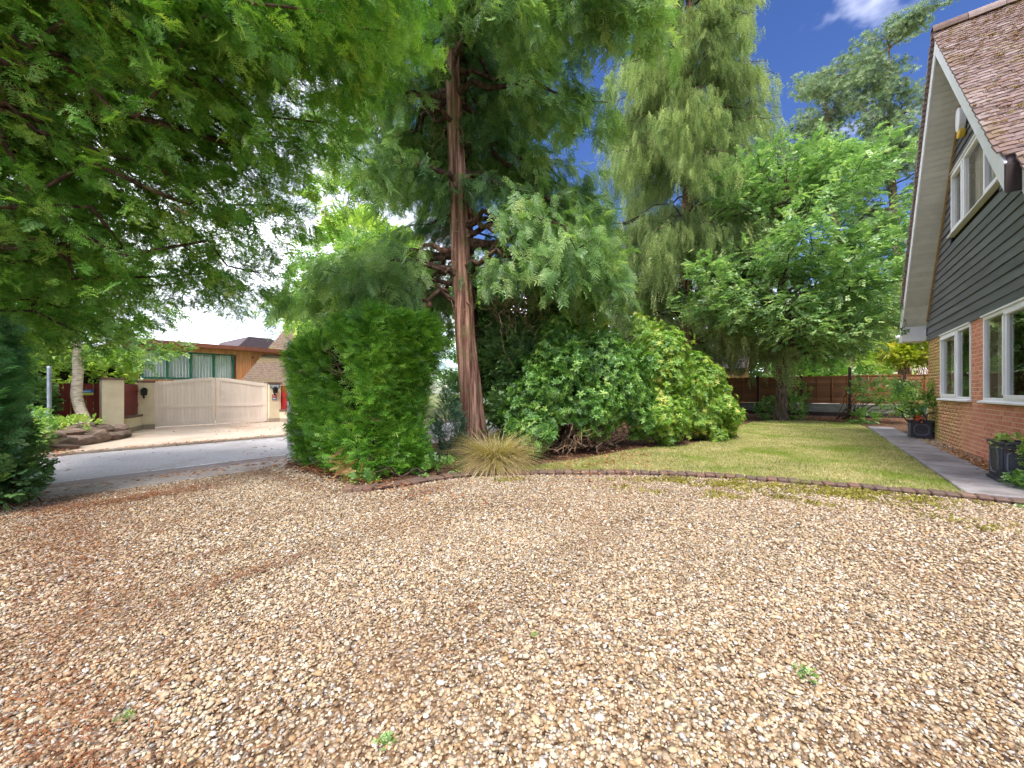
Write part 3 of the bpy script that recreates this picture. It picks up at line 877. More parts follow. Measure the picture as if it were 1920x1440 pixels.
lawn_edge = [(-3.55, 4.62)] + [tuple(p + (-0.06, 0.1)) for p in CURVE[(CURVE[:, 0] > -3.45) & (CURVE[:, 0] < 1.34)][::3]]
LAWN = lawn_edge + [(1.36, 6.7), (1.36, 16.6), (1.2, 19.2), (0.2, 19.8), (-1.2, 19.6), (-1.9, 17.6), (-2.1, 14.2), (-1.9, 11), (-2.25, 9.3), (-2.9, 7.9), (-3.2, 6.3), (-3.5, 5.2)]
sheet('lawn', LAWN, 0.036, MAT['lawn'])
sheet('gravel_strip', [(1.97, 6.62), (2.36, 6.62), (2.36, 14.5), (1.97, 14.5)], 0.036, MAT['gravel'])

# path of slabs along the house: each slab its own piece
path = root('path', (1.66, 6.7, 0.03), None, None); path['kind'] = 'structure'
y = 6.72
while y < 17:
    l = random.choice([0.6, 0.9, 0.75, 0.6])
    me = box_mesh('paving_slab', 0.6 + random.uniform(-.01, .01), l - 0.02, 0.06, 0.01)
    put('paving_slab', me, MAT['slab'], path, (1.665, y + l / 2, 0.035 + random.uniform(-0.004, 0.004)), (random.uniform(-.006, .006), random.uniform(-.006, .006), 0))
    y += l
me = box_mesh('paving_slab', 0.62, 0.42, 0.06, 0.008)
put('paving_slab', me, MAT['slab'], path, (2.28, 6.9, 0.036))

# far kerb stones
kerb = root('kerb', (-11.55, 0, 0), None, None); kerb['kind'] = 'structure'
km = box_mesh('kerb_stone', 0.13, 0.905, 0.12, 0.012)
km.materials.append(MAT['kerb'])
for i in range(-14, 24):
    put('kerb_stone', km, None, kerb, (-11.535, i * 0.915 + 0.3, -0.03 if -0.4 < i * .915 < 10 else 0.03))

# brick edging round the lawn: each brick its own piece
edging = root('brick_edging', (-1.4, 5.9, 0), 'curved row of weathered bricks on edge between gravel drive and lawn', 'edging')
bms = []
for k in range(4):
    me = box_mesh('brick', 0.108 + 0.002 * k, 0.2 - 0.004 * k, 0.11, 0.012)
    me.materials.append(MAT['edging']); bms.append(me)
d = np.gradient(CURVE, axis=0)
for i, p in enumerate(CURVE):
    if random.random() < 0.02: continue
    a = math.atan2(d[i][1], d[i][0]) + random.uniform(-.06, .06)
    nx, ny = -math.sin(a), math.cos(a)
    put('brick', random.choice(bms), None, edging, (p[0] + nx * (0.1 + random.uniform(-.008, .008)), p[1] + ny * 0.1, -0.004 + random.uniform(-.008, .008)), (random.uniform(-.05, .05), random.uniform(-.05, .05), a))

# gravel: every stone is geometry, spread with geometry nodes over points
def pebble(seed):
    r = random.Random(seed)
    bm = bmesh.new(); bmesh.ops.create_icosphere(bm, subdivisions=1, radius=0.5)
    sx, sy, sz = r.uniform(.8, 1.25), r.uniform(.6, .9), r.uniform(.4, .6)
    for v in bm.verts:
        k = r.uniform(0.78, 1.12)
        v.co = Vector((v.co.x * sx * k, v.co.y * sy * k, v.co.z * sz * k))
    for f in bm.faces: f.smooth = True
    me = bpy.data.meshes.new('pebble'); bm.to_mesh(me); bm.free()
    me.materials.append(MAT['stone'])
    return me
peb_col = bpy.data.collections.new('pebble_shapes')
for i in range(6):
    po = bpy.data.objects.new('pebble_shape', pebble(i)); peb_col.objects.link(po)

def scatter(name, P, size, coll, tilt=0.35):
    rot = np.stack([rng.normal(0, tilt, len(P)), rng.normal(0, tilt, len(P)), rng.random(len(P)) * 6.283], 1)
    return spread(name, P, rot, size, coll)

DRIVE = [(-6.75, -1.5), (4.5, -1.5), (4.5, 6.3)] + [tuple(p) for p in CURVE[::-2]] + [(-4.45, 2.7), (-6.75, 2.75)]
def drive_points(n, r0, r1):
    a = rng.random(n) * 2 * math.pi
    r = np.sqrt(r0 * r0 + (r1 * r1 - r0 * r0) * rng.random(n))
    P = np.stack([np.cos(a) * r, np.sin(a) * r, np.zeros(n)], 1)
    fwd = (-P[:, 0] * 0.6055 + P[:, 1] * 0.7959)
    lat = np.abs(P[:, 0] * 0.7959 + P[:, 1] * 0.6055)
    return P[in_poly(P, DRIVE) & (fwd > 0.6) & (lat < fwd * 1.5 + 0.7)]
A = math.pi
near = drive_points(int(A * 3.6 ** 2 * 8600), 0.6, 3.6)
farp = drive_points(int(A * (7.2 ** 2 - 3.6 ** 2) * 3200), 3.6, 7.2)
def worn(P):
    """wheel tracks and scuffed patches where the stone layer is thin"""
    x, y = P[:, 0], P[:, 1]
    w = .5 * np.exp(-((x + 1.35 + .12 * np.sin(y * .9)) / .22) ** 2) + .5 * np.exp(-((x + 2.95 + .1 * np.sin(y * .8 + 1)) / .22) ** 2) + .35 * np.exp(-((x - .6 + .2 * np.sin(y)) / .25) ** 2)
    w += .45 * np.clip(np.sin(x * 1.9 + 1.3 * np.sin(y * 1.1)) * np.sin(y * 1.7 + 1.1 * np.sin(x * 1.3)) - .3, 0, 1)
    return np.clip(w * .8, 0, .5)
near = near[rng.random(len(near)) > worn(near)]; farp = farp[rng.random(len(farp)) > worn(farp)]
strip = np.stack([rng.uniform(1.97, 2.32, 2600), rng.uniform(6.8, 14, 2600), np.full(2600, 0.036)], 1)
m = 1500                        # stones kicked onto the bed at the hedge foot
spill = np.stack([rng.uniform(-6.8, -4.45, m), 2.66 + rng.normal(0, .09, m), np.full(m, 0.028)], 1)
P = np.concatenate([near, farp, strip, spill])
sz = np.concatenate([rng.lognormal(math.log(0.0138), 0.38, len(near)) * (1 - .35 * worn(near)), rng.lognormal(math.log(0.0195), 0.28, len(farp)), rng.lognormal(math.log(0.022), 0.25, len(strip)), rng.lognormal(math.log(0.02), 0.3, m)])
sz = np.clip(sz, 0.006, 0.044)
P[:, 2] += sz * 0.12 + np.abs(rng.normal(0, 0.004, len(P)))
g = scatter('gravel', P, sz, peb_col)
tag(g, 'loose tan and cream pea gravel covering the drive', 'gravel', kind='stuff')

# fallen needles and leaves lying on the gravel
def litter(name, spots, size, mat, tmpl, z=0.022, flat=0.12, label=None):
    Ps = []
    for (cx, cy, rx, ry, ang, n) in spots:
        q = rng.normal(0, 0.5, (n, 2)) * (rx, ry)
        c, s = math.cos(ang), math.sin(ang)
        Ps.append(np.stack([cx + q[:, 0] * c - q[:, 1] * s, cy + q[:, 0] * s + q[:, 1] * c, np.full(n, z) + rng.random(n) * 0.012], 1))
    P = np.concatenate(Ps); n = len(P)
    a = rng.random(n) * 6.283
    D = np.stack([np.cos(a), np.sin(a), rng.normal(0, flat, n)], 1)
    o = foliage(name, [stamp(tmpl, P, D, size * rng.uniform(.6, 1.3, n), roll=0.25)], mat)
    return tag(o, label, 'litter', kind='stuff')
T_NEEDLE1 = (np.array([(-0.03, 0, 0), (0.03, 0, 0), (0, 1, 0.05)]), np.array([(0, 1, 2)]))
T_LEAF1 = (np.array([(0, 0, 0), (0.3, 0.5, 0.12), (0, 1, 0), (-0.3, 0.5, 0.1)]), np.array([(0, 1, 2), (0, 2, 3)]))
litter('needle_litter', [(-5.6, 0.45, 2.0, 0.5, 0.0, 4200), (-6.0, 1.1, 0.22, 0.9, 0.0, 3200), (-6.35, 1.9, 0.2, 1.4, 0.0, 1200), (-5.2, 1.2, 1.6, 0.9, 0.0, 1800), (-3.6, 0.3, 2.2, 0.5, 0.0, 2600),
                         (-2.93, 1.02, 0.10, 0.62, 0.0, 420), (-3.5, 0.98, 0.09, 0.3, 0.0, 200), (-3.66, 3.15, 0.2, 0.75, 0.12, 1000), (-5.6, 2.5, 1.6, 0.3, 0.0, 2600), (-2.05, 0.15, 0.8, 0.2, 0.0, 1000),
                         (-1.3, 1.5, 0.6, 0.5, 0.4, 300), (-2.6, 3.3, 0.8, 0.5, 0.7, 500), (-6.55, 0.5, 0.5, 0.5, 0, 900), (-4.6, 0.35, 1.6, 0.35, 0.0, 1300), (-7.2, 1.4, .35, 2.2, 0, 900)], 0.055, LEAF['needles'], T_NEEDLE1,
       label='rust brown needle litter drifted over the drive')
litter('leaf_litter', [(2.15, 9.4, 0.3, 3.2, 0, 620), (2.12, 8.6, 0.25, 1.2, 0, 340), (0.9, 21.0, 2.6, 1.6, 0, 900), (-12.2, 0.55, 1.6, 0.5, 0.1, 420), (-5.5, 3.0, 2.0, 0.3, 0, 500), (-2.9, 6.5, 1.0, 1.8, 0.2, 500), (-1, 20.6, 3, 1, 0, 500), (-11.25, 3.5, .12, 4, 0, 420), (-7.0, 2.2, .35, 2.6, 0, 260), (-9.6, 3, 1.6, 3, 0, 60), (-14.5, 5, 2.5, 2, 0, 120)],
       0.06, LEAF['brown'], T_LEAF1, z=0.05, label='dry brown leaves fallen along the wall, beds and verge')

# lawn grass and moss
n = 150000
P = np.stack([rng.uniform(-3.6, 1.36, n), 4.6 + (19.8 - 4.6) * rng.random(n) ** 1.6, np.full(n, 0.034)], 1)
P = P[in_poly(P, LAWN)]
D = np.stack([rng.normal(0, .45, len(P)), rng.normal(0, .45, len(P)), np.ones(len(P))], 1)
T_TUFT = (np.array([(-0.1, 0, 0), (0.1, 0, 0), (0.04, 1, -0.2)]), np.array([(0, 1, 2)]))
o = foliage('grass', [stamp(T_TUFT, P, D, rng.uniform(0.022, 0.05, len(P)))], LEAF['grass'])
tag(o, 'short dry lawn grass with mossy patches', 'grass', kind='stuff')
spots = [(-1.05, 5.75, .75, .18, .32, 2600), (-0.45, 5.85, .7, .16, .22, 2600), (0.15, 5.95, .55, .16, .15, 1900), (0.62, 6.05, .35, .15, .1, 1000), (-1.05, 5.05, .6, .12, .3, 900), (-0.3, 5.25, .5, .1, .2, 600),
         (-2.0, 5.25, .6, .12, .65, 700), (1.25, 5.35, .3, .1, .0, 400), (1.0, 6.3, .7, .06, .05, 1200), (-3.3, 4.2, .12, .06, .8, 120)]
Ps = []
for (cx, cy, rx, ry, ang, n) in spots:
    c, s = math.cos(ang), math.sin(ang)
    for _ in range(max(2, n // 120)):
        u = rng.normal(0, .55, 2) * (rx * 1.3, ry * 1.6); m = int(rng.integers(14, 60)); k = rng.uniform(.03, .1)
        q = u + rng.normal(0, 1, (m, 2)) * (k * 1.4, k)
        Ps.append(np.stack([cx + q[:, 0] * c - q[:, 1] * s, cy + q[:, 0] * s + q[:, 1] * c, np.full(m, 0.004)], 1))
P = np.concatenate(Ps)
D = np.stack([rng.normal(0, .6, len(P)), rng.normal(0, .6, len(P)), np.ones(len(P))], 1)
LEAF['moss'] = leaf_mat('moss_tuft', [(0.0, G_(96, 92, 42)), (0.5, G_(136, 130, 60)), (1.0, G_(170, 166, 88))], 0.2, 0.0)
o = foliage('moss', [stamp(TL5, P, D, rng.uniform(0.02, 0.036, len(P)))], LEAF['moss'])
tag(o, 'yellow green moss growing through the gravel by the brick edging', 'moss', kind='stuff')
# small weeds in the drive
for (x, y, s, lab) in [(-0.03, 2.08, 0.07, 'larger pale weed on the open gravel'), (-1.16, 0.82, 0.05, 'small green weed sprouting low in the near gravel'), (-1.09, 1.61, 0.03, 'tiny green seedling alone in mid drive'),
                       (-3.31, 4.13, 0.06, 'flat green weed by the end of the brick edging'), (-2.0, 0.3, 0.04, 'lone green seedling among needles at the drive edge'), (1.7, 6.42, 0.08, 'green weed growing at the foot of the brick edging by the path')]:
    n = 26; a = rng.random(n) * 6.28; s = s * .55; r = rng.random(n) * s
    P = np.stack([x + np.cos(a) * r, y + np.sin(a) * r, np.full(n, 0.012)], 1)
    D = np.stack([np.cos(a), np.sin(a), rng.uniform(.2, 1, n)], 1)
    o = foliage('weed', [stamp(TL5, P, D, rng.uniform(.5, 1, n) * s * 0.8)], LEAF['mid'])
    tag(o, lab, 'weed', 'weeds in the gravel drive')
#@@HOUSE
# ------------------------------------------------------------------ the house
XW = 2.30                      # gable wall plane
APEX_Y, APEX_Z = 10.9, 7.95    # top of the bargeboards
SL, SR = 1.30, 1.15            # roof slopes: far side, near side
Y0, Y1 = 6.35, 14.54           # ends of the gable wall
CLAD_Z = 2.48
def roof_z(y): return APEX_Z - (SL * (y - APEX_Y) if y > APEX_Y else SR * (APEX_Y - y))
house = root('house', (XW, 10.5, 0), 'brick and dark weatherboard gabled house with mossy tiled roof beside the lawn', 'house')

WIN = {'far': (11.0, 13.19, 1.04, 2.46), 'near': (6.95, 10.30, 1.04, 2.46)}
UPW = (9.5, 12.28, 4.48, 5.76)
# mortar backing in rectangles round the openings
mb = MB()
xs0, xs1 = XW + 0.006, XW + 0.28
cuts = [Y0, WIN['near'][0], WIN['near'][1], WIN['far'][0], WIN['far'][1], Y1]
for i in range(5):
    if i in (1, 3):
        mb.box(xs0, xs1, cuts[i], cuts[i + 1], -0.05, 1.04)
        mb.box(xs0, xs1, cuts[i], cuts[i + 1], 2.46, 2.6)
    else:
        mb.box(xs0, xs1, cuts[i], cuts[i + 1], -0.05, 2.6)
mb.box(XW + 0.28, 11, Y1 - 0.25, Y1 - 0.004, -0.05, 2.6)     # far side wall
mb.box(XW + 0.28, 11, Y0 + 0.004, Y0 + 0.25, -0.05, 2.55)
wall = mb.build('wall', MAT['mortar'], house)
# bricks: nearest 300 are pieces, the rest one mass
def blocked(y0, y1, z0, z1):
    for (a, b, c, d_) in WIN.values():
        if y1 > a and y0 < b and z1 > c - 0.0 and z0 < d_: return (a, b)
    return None
bricks = []
z, row = 0.0, 0
while z < 2.45:
    yy = Y0 - (0.1125 if row % 2 else 0)
    while yy < Y1:
        segs = [(max(yy, Y0), min(yy + 0.215, Y1))]
        out = []
        for a, b in segs:
            hit = False
            for (wa, wb, wc, wd) in WIN.values():
                if z + 0.065 > wc + 0.01 and z < wd:
                    if b > wa and a < wb:
                        hit = True
                        if a < wa - 0.03: out.append((a, wa - 0.004))
                        if b > wb + 0.03: out.append((wb + 0.004, b))
            if not hit: out.append((a, b))
        for a, b in out:
            if b - a > 0.03: bricks.append((a, b, z))
        yy += 0.225
    z += 0.075; row += 1
seen = [b for b in bricks if b[1] > 8.15]
seen.sort(key=lambda b: b[0])
cache = {}
for a, b, z in seen[:300]:
    k = round(b - a, 2)
    if k not in cache:
        cache[k] = box_mesh('brick', 0.05, k - 0.0, 0.065, 0.004); cache[k].materials.append(MAT['brick'])
    put('brick', cache[k], None, wall, (XW + 0.025 + random.uniform(-.0015, .0015), (a + b) / 2, z + 0.0375))
mb = MB(); tv = []
rest = seen[300:] + [b for b in bricks if b[1] <= 8.15]
for a, b, z in rest:
    mb.box(XW + random.uniform(-.0015, .0015), XW + 0.05, a, b, z + 0.005, z + 0.07)
    tv += [random.random()] * 8
z, row = 0.0, 0                 # the side wall facing the drive
while z < 2.45:
    x = XW + 0.1 + (0.1125 if row % 2 else 0)
    while x < 10.8:
        mb.box(x, x + .215, Y0 - .002 + random.uniform(-.0015, .0015), Y0 + .05, z + .005, z + .07); tv += [random.random()] * 8
        x += .225
    z += .075; row += 1
me = np_mesh('brickwork', np.array(mb.v), np.array(mb.f), np.array(tv))
o = put('brickwork', me, MAT['brick_far'], house); o['kind'] = 'stuff'
# side return of bricks on the far corner is a plain strip with a white drain pipe
V, F = tube_vf([(XW + 0.1, Y1 + 0.06, 0), (XW + 0.1, Y1 + 0.06, 2.4)], 0.035, 10)
put('downpipe', mesh_from('downpipe', V, F, True), MAT['white'], house)

# gable core behind the boards and the boards themselves
mb = MB()
zc = CLAD_Z + 0.02
core = [(Y0 + .02, zc), (Y1 - 0.01, zc), (Y1 - 0.01, roof_z(Y1) - 0.32), (APEX_Y, APEX_Z - 0.4), (Y0 + .02, roof_z(Y0) - 0.35 if roof_z(Y0) - .35 > zc else zc + .05)]
# core split so that the upper window is a real opening
def strip_y(z, pad=0.0):
    """extent of the gable wall at height z"""
    lo = APEX_Y - (APEX_Z - 0.36 - z) / SR; hi = APEX_Y + (APEX_Z - 0.36 - z) / SL
    return max(Y0, lo) + pad, min(Y1, hi) - pad
def gable_band(mb, x0, x1, z0, z1, ylo=None, yhi=None):
    a0, b0 = strip_y(z0); a1, b1 = strip_y(z1)
    if ylo is not None: a0 = max(a0, ylo); a1 = max(a1, ylo)
    if yhi is not None: b0 = min(b0, yhi); b1 = min(b1, yhi)
    if b0 - a0 < 0.02: return False
    b1 = max(b1, a1 + 0.002)
    mb.prism([(a0, z0), (b0, z0), (b1, z1), (a1, z1)], 'x', x0, x1)
    return True
gable_band(mb, XW + 0.03, XW + 0.2, zc, UPW[2])
gable_band(mb, XW + 0.03, XW + 0.2, UPW[2], UPW[3], yhi=UPW[0])
gable_band(mb, XW + 0.03, XW + 0.2, UPW[2], UPW[3], ylo=UPW[1])
gable_band(mb, XW + 0.03, XW + 0.2, UPW[3], APEX_Z - 0.5)
gable = mb.build('gable', MAT['hedge_core'], house)
PITCH = 0.165
z = CLAD_Z
while z < APEX_Z - 0.45:
    z1 = min(z + PITCH + 0.02, APEX_Z - 0.4)
    def board(yl=None, yh=None):
        a0, b0 = strip_y(z); a1, b1 = strip_y(z1)
        if yl is not None: a0 = max(a0, yl); a1 = max(a1, yl)
        if yh is not None: b0 = min(b0, yh); b1 = min(b1, yh)
        if b0 - a0 < 0.05 or b1 - a1 < 0.01: return
        xo, xi, t = XW - 0.03 + random.uniform(-.002, .002), XW - 0.006, 0.02
        V = [(xo, a0, z), (xo, b0, z), (xi, b1, z1), (xi, a1, z1), (xo + t, a0, z), (xo + t, b0, z), (xi + t, b1, z1), (xi + t, a1, z1)]
        F = [(0, 3, 2, 1), (4, 5, 6, 7), (0, 1, 5, 4), (2, 3, 7, 6), (0, 4, 7, 3), (1, 2, 6, 5)]
        MB().add(V, F).build('cladding_board', MAT['clad'], gable)
    if z1 > UPW[2] - 0.02 and z < UPW[3]:
        board(yh=UPW[0] - 0.01); board(yl=UPW[1] + 0.01)
    else:
        board()
    z += PITCH

# windows
def window(y0, y1, z0, z1, mulls, casements, parent, curtain):
    """white frame in the wall plane facing -x; mulls: y positions; casements: light indices with an opening sash"""
    w = 0.055
    xa, xb_ = XW - 0.015, XW + 0.06
    mb = MB()
    mb.box(xa, xb_, y0, y1, z0, z0 + w); mb.box(xa, xb_, y0, y1, z1 - w, z1)
    ys = [y0 + w / 2] + list(mulls) + [y1 - w / 2]
    for yv in ys: mb.box(xa + 0.002, xb_ - 0.002, yv - w / 2, yv + w / 2, z0 + w - 0.001, z1 - w + 0.001)
    win = mb.build('window', MAT['white'], parent, bevel=0.004)
    for i in range(len(ys) - 1):
        a, b = ys[i] + w / 2, ys[i + 1] - w / 2
        c, d_ = z0 + w, z1 - w
        if i in casements:
            s = 0.05
            m2 = MB()
            m2.box(xa - 0.018, xb_ - 0.02, a - .012, b + .012, c - .012, c + s); m2.box(xa - 0.018, xb_ - 0.02, a - .012, b + .012, d_ - s, d_ + .012)
            m2.box(xa - 0.017, xb_ - 0.021, a - .011, a + s, c + s, d_ - s); m2.box(xa - 0.017, xb_ - 0.021, b - s, b + .011, c + s, d_ - s)
            m2.build('sash', MAT['white'], win, bevel=0.003)
            a, b, c, d_ = a + s, b - s, c + s, d_ - s
        m3 = MB(); m3.box(XW + 0.018, XW + 0.024, a - .004, b + .004, c - .004, d_ + .004)
        m3.build('pane', MAT['glass'], win)
    m4 = MB()
    m4.prism([(XW - 0.075, z0 - 0.035), (XW - 0.075, z0 - 0.005), (XW - 0.012, z0 + 0.012), (XW + 0.05, z0 + 0.012), (XW + 0.05, z0 - 0.035)], 'y', y0 - 0.05, y1 + 0.05)
    m4.build('sill', MAT['white'], win, bevel=0.004)
    m5 = MB(); m5.box(XW - 0.04, XW + 0.02, y0 - 0.03, y1 + 0.03, z1 + 0.001, z1 + 0.028)
    m5.build('head_flashing', MAT['white'], win)
    for (ca, cb) in curtain:
        n = max(8, int((cb - ca) / 0.02)); V = []
        for i in range(n + 1):
            yy = ca + (cb - ca) * i / n
            xx = XW + 0.16 + 0.028 * math.sin(i * 1.15) + 0.01 * math.sin(i * 2.9)
            V += [(xx, yy, z0 + 0.03), (xx, yy, z1 + 0.05)]
        F = [(2 * i, 2 * i + 2, 2 * i + 3, 2 * i + 1) for i in range(n)]
        put('curtain', mesh_from('curtain', V, F, True), MAT['curtain_beige'], win)
    return win
window(*WIN['far'], [11.88], [1], house, [(12.85, 13.1), (11.05, 11.2)])
window(*WIN['near'], [9.28, 8.1], [1], house, [(9.75, 10.2), (8.7, 9.15), (7.1, 7.7)])
window(*UPW, [10.22, 11.45], [0, 2], house, [(10.3, 11.4), (11.9, 12.2), (9.6, 9.8)])
# rooms behind the glass
mb = MB()
mb.box(XW + 3.0, XW + 3.05, Y0 + .3, Y1 - .3, 0, 2.55); mb.box(XW + 0.29, XW + 3.0, 10.6, 10.7, 0, 2.55)
mb.box(XW + 0.29, XW + 3.0, Y0 + .3, Y1 - .3, 0.0, 0.05); mb.box(XW + 0.29, XW + 3.0, Y0 + .3, Y1 - .3, 2.6, 2.7)
mb.box(XW + 2.4, XW + 2.45, 9.3, 12.45, 4.0, 5.78); mb.box(XW + 0.25, XW + 2.4, 9.3, 12.45, 3.95, 4.0); mb.box(XW + 0.25, XW + 2.4, 9.3, 12.45, 5.78, 5.82)
mb.build('room_lining', MAT['room'], house)

# roof: deck, tiles, ridge, bargeboards, soffit boards, eaves box
XB, XB2 = 1.82, 1.95            # barge planes: upper, lower near-side
Y_STEP = 7.45
EL = 14.95; ER = 6.05
roof_root = None
mb = MB()
def slope_slab(x0, x1, ya, yb, up0, up1):
    za, zb = roof_z(ya), roof_z(yb)
    mb.prism([(ya, za + up0), (yb, zb + up0), (yb, zb + up1), (ya, za + up1)], 'x', x0, x1)
slope_slab(XB + 0.03, 11, APEX_Y, EL, -0.03, 0.06)
slope_slab(XB + 0.03, 11, Y_STEP, APEX_Y, -0.03, 0.06)
slope_slab(XB2 + 0.03, 11, ER, Y_STEP, -0.03, 0.06)
roof = mb.build('roof', MAT['roof_dark'], house)
# tiles on the near slope: the ones in view singly
tiles = []
gauge, tw = 0.1, 0.165
cosR = 1 / math.sqrt(1 + SR * SR); sinR = SR * cosR
slen = (APEX_Y - ER) / cosR
ang = math.atan(SR)
k = 0
while k * gauge < slen:
    s_ = k * gauge + 0.05           # distance down the slope
    yy = APEX_Y - s_ * cosR; zz = APEX_Z + 0.08 - s_ * sinR
    edge = XB - 0.006 if yy > Y_STEP else XB2 - 0.006
    x = edge + (tw / 2 if k % 2 == 0 else tw * 0.75) - (0.5 * tw if k % 2 else 0)
    while x < 5.2:
        tiles.append((x, yy, zz)); x += tw
    k += 1
def in_view(x, y, z):
    X = x * 0.7959 + y * 0.6055; Z = -x * 0.6055 + y * 0.7959
    return Z > 0.1 and X / Z < 1.33 and (z - 1.2) / Z < 1.02
vis = [t for t in tiles if in_view(*t)]
vis.sort(key=lambda t: t[0] ** 2 + t[1] ** 2 + (t[2] - 1.2) ** 2)
tms = []
for q in range(4):
    me = box_mesh('roof_tile', tw - 0.004, 0.25, 0.022, 0)
    bm = bmesh.new(); bm.from_mesh(me)
    bmesh.ops.subdivide_edges(bm, edges=[e for e in bm.edges if abs(e.verts[0].co.x - e.verts[1].co.x) > 0.1], cuts=2)
    for v in bm.verts:
        v.co.z -= 0.7 * v.co.x ** 2 * (1 + q * 0.2); v.co.y += random.uniform(-.004, .004)
    bm.to_mesh(me); bm.free()
    me.materials.append(MAT['tile']); tms.append(me)
def tile_pose(t):
    return (ang - 0.10 + random.uniform(-.012, .012), random.uniform(-.02, .02), random.uniform(-.012, .012))
for t in vis[:300]:
    put('roof_tile', random.choice(tms), None, roof, (t[0], t[1] + 0.06, t[2] + 0.06 * SR + random.uniform(0, .006)), tile_pose(t))
# the remaining tiles as one mass
tv0 = np.array([v.co[:] for v in tms[0].vertices]); tris = []
for p in tms[0].polygons:
    vs = list(p.vertices)
    for i in range(1, len(vs) - 1): tris.append((vs[0], vs[i], vs[i + 1]))
tris = np.array(tris)
from mathutils import Euler
restt = vis[300:] + [t for t in tiles if not in_view(*t)]
VV, FF, TT = [], [], []
for i, t in enumerate(restt):
    Rm = np.array(Euler(tile_pose(t)).to_matrix())
    VV.append(tv0 @ Rm.T + np.array((t[0], t[1] + 0.06, t[2] + 0.06 * SR + random.uniform(0, .006)))); FF.append(tris + i * len(tv0)); TT += [random.random()] * len(tv0)
o = put('tile_field', np_mesh('tile_field', np.concatenate(VV), np.concatenate(FF), np.array(TT)), MAT['tile_far'], roof); o['kind'] = 'stuff'
# verge tiles poking past the far barge, ridge tiles
mb = MB()
for k in range(58):
    s_ = k * 0.1; yy = APEX_Y + s_ / math.sqrt(1 + SL * SL); zz = roof_z(yy) + 0.075
    mb.box(XB - 0.05 + random.uniform(-.01, .01), XB + 0.2, yy - 0.02, yy + 0.08, zz - 0.1, zz + random.uniform(-.012, .012))
o = mb.build('verge_tiles', MAT['tile_far'], roof); o['kind'] = 'stuff'
x = XB - 0.05
rt = None
for i in range(10):
    mb = MB()
    prof = [(APEX_Y + 0.13 * math.cos(a), APEX_Z + 0.05 + 0.15 * math.sin(a)) for a in np.linspace(math.pi * 1.05, -0.05 * math.pi, 9)]
    inner = [(APEX_Y + 0.11 * math.cos(a), APEX_Z + 0.04 + 0.12 * math.sin(a)) for a in np.linspace(-0.05 * math.pi, math.pi * 1.05, 9)]
    mb.prism(prof + inner, 'x', x + 0.004, x + 0.446)
    mb.build('ridge_tile', MAT['tile'], roof)
    x += 0.45
# moss cushions on the tiles
P, D = [], []
for t in vis:
    dens = 0.5 + 0.5 * math.sin(t[0] * 3.1 + t[1] * 1.7) * math.sin(t[1] * 2.3 + 1)
    if t[2] > 6.6: dens += 0.25
    for _ in range(int(rng.poisson(max(0, dens) * 2.2))):
        P.append((t[0] + random.uniform(-.07, .07), t[1] + random.uniform(-.04, .02), t[2] + 0.03 + 0.0)); D.append((0, -0.5, 1))
n = len(P)
LEAF['roofmoss'] = leaf_mat('roof_moss', [(0.0, G_(92, 66, 42)), (0.4, G_(130, 96, 58)), (0.75, G_(128, 118, 56)), (1.0, G_(156, 150, 80))], 0.1, 0.0)
o = foliage('moss_cushions', [stamp(TR, np.array(P), np.array(D), rng.uniform(0.018, 0.05, n))], LEAF['roofmoss'], roof); o['kind'] = 'stuff'

def barge(name, x, ya, yb, depth, th, d0=0.0):
    mb = MB()
    za, zb = roof_z(ya), roof_z(yb)
    mb.prism([(ya, za + d0), (yb, zb + d0), (yb, zb + d0 - depth), (ya, za + d0 - depth)], 'x', x, x + th)
    return mb.build(name, MAT['white'], roof, bevel=0.004)
barge('bargeboard', XB, APEX_Y - 0.001, EL - 0.12, 0.36, 0.03)
barge('bargeboard', XB + 0.001, Y_STEP, APEX_Y, 0.36, 0.03)
barge('bargeboard', XB2, ER, Y_STEP - 0.004, 0.36, 0.03)
barge('verge_strip', XB - 0.008, APEX_Y - 0.001, EL - 0.1, 0.03, 0.02, 0.06)
mb = MB(); mb.prism([(Y_STEP - 0.05, roof_z(Y_STEP) - 0.4), (Y_STEP + 0.0, roof_z(Y_STEP) - 0.35), (Y_STEP + 0.0, roof_z(Y_STEP) - 0.02), (Y_STEP - 0.05, roof_z(Y_STEP) - 0.06)], 'x', XB + 0.004, XB2 + 0.06)
mb.build('barge_end_block', MAT['dark_post'], roof)
# soffit boards under the overhang, running from barge to wall
soffit = MB()
soffit.prism([(APEX_Y, APEX_Z - 0.10), (EL - .15, roof_z(EL - .15) - 0.10), (EL - .15, roof_z(EL - .15) - 0.13), (APEX_Y, APEX_Z - 0.13)], 'x', XB + 0.03, XW + 0.02)
sof = soffit.build('soffit', MAT['roof_dark'], roof)
for side, sl, yend in ((1, SL, EL - 0.16), (-1, SR, Y_STEP)):
    c_ = 1 / math.sqrt(1 + sl * sl); length = abs(yend - APEX_Y) / c_
    k = 0
    while (k + 1) * 0.115 < length:
        s0, s1 = k * 0.115 + 0.006, (k + 1) * 0.115 - 0.006
        pts = []
        for s_, off in ((s0, 0.33), (s1, 0.33), (s1, 0.315), (s0, 0.315)):
            yy = APEX_Y + side * s_ * c_; pts.append((yy, APEX_Z - s_ * c_ * sl - off))
        MB().prism(pts, 'x', XB + 0.032, XW - (0.012 if side > 0 else 0.012)).build('soffit_board', MAT['soffit'], sof)
        k += 1
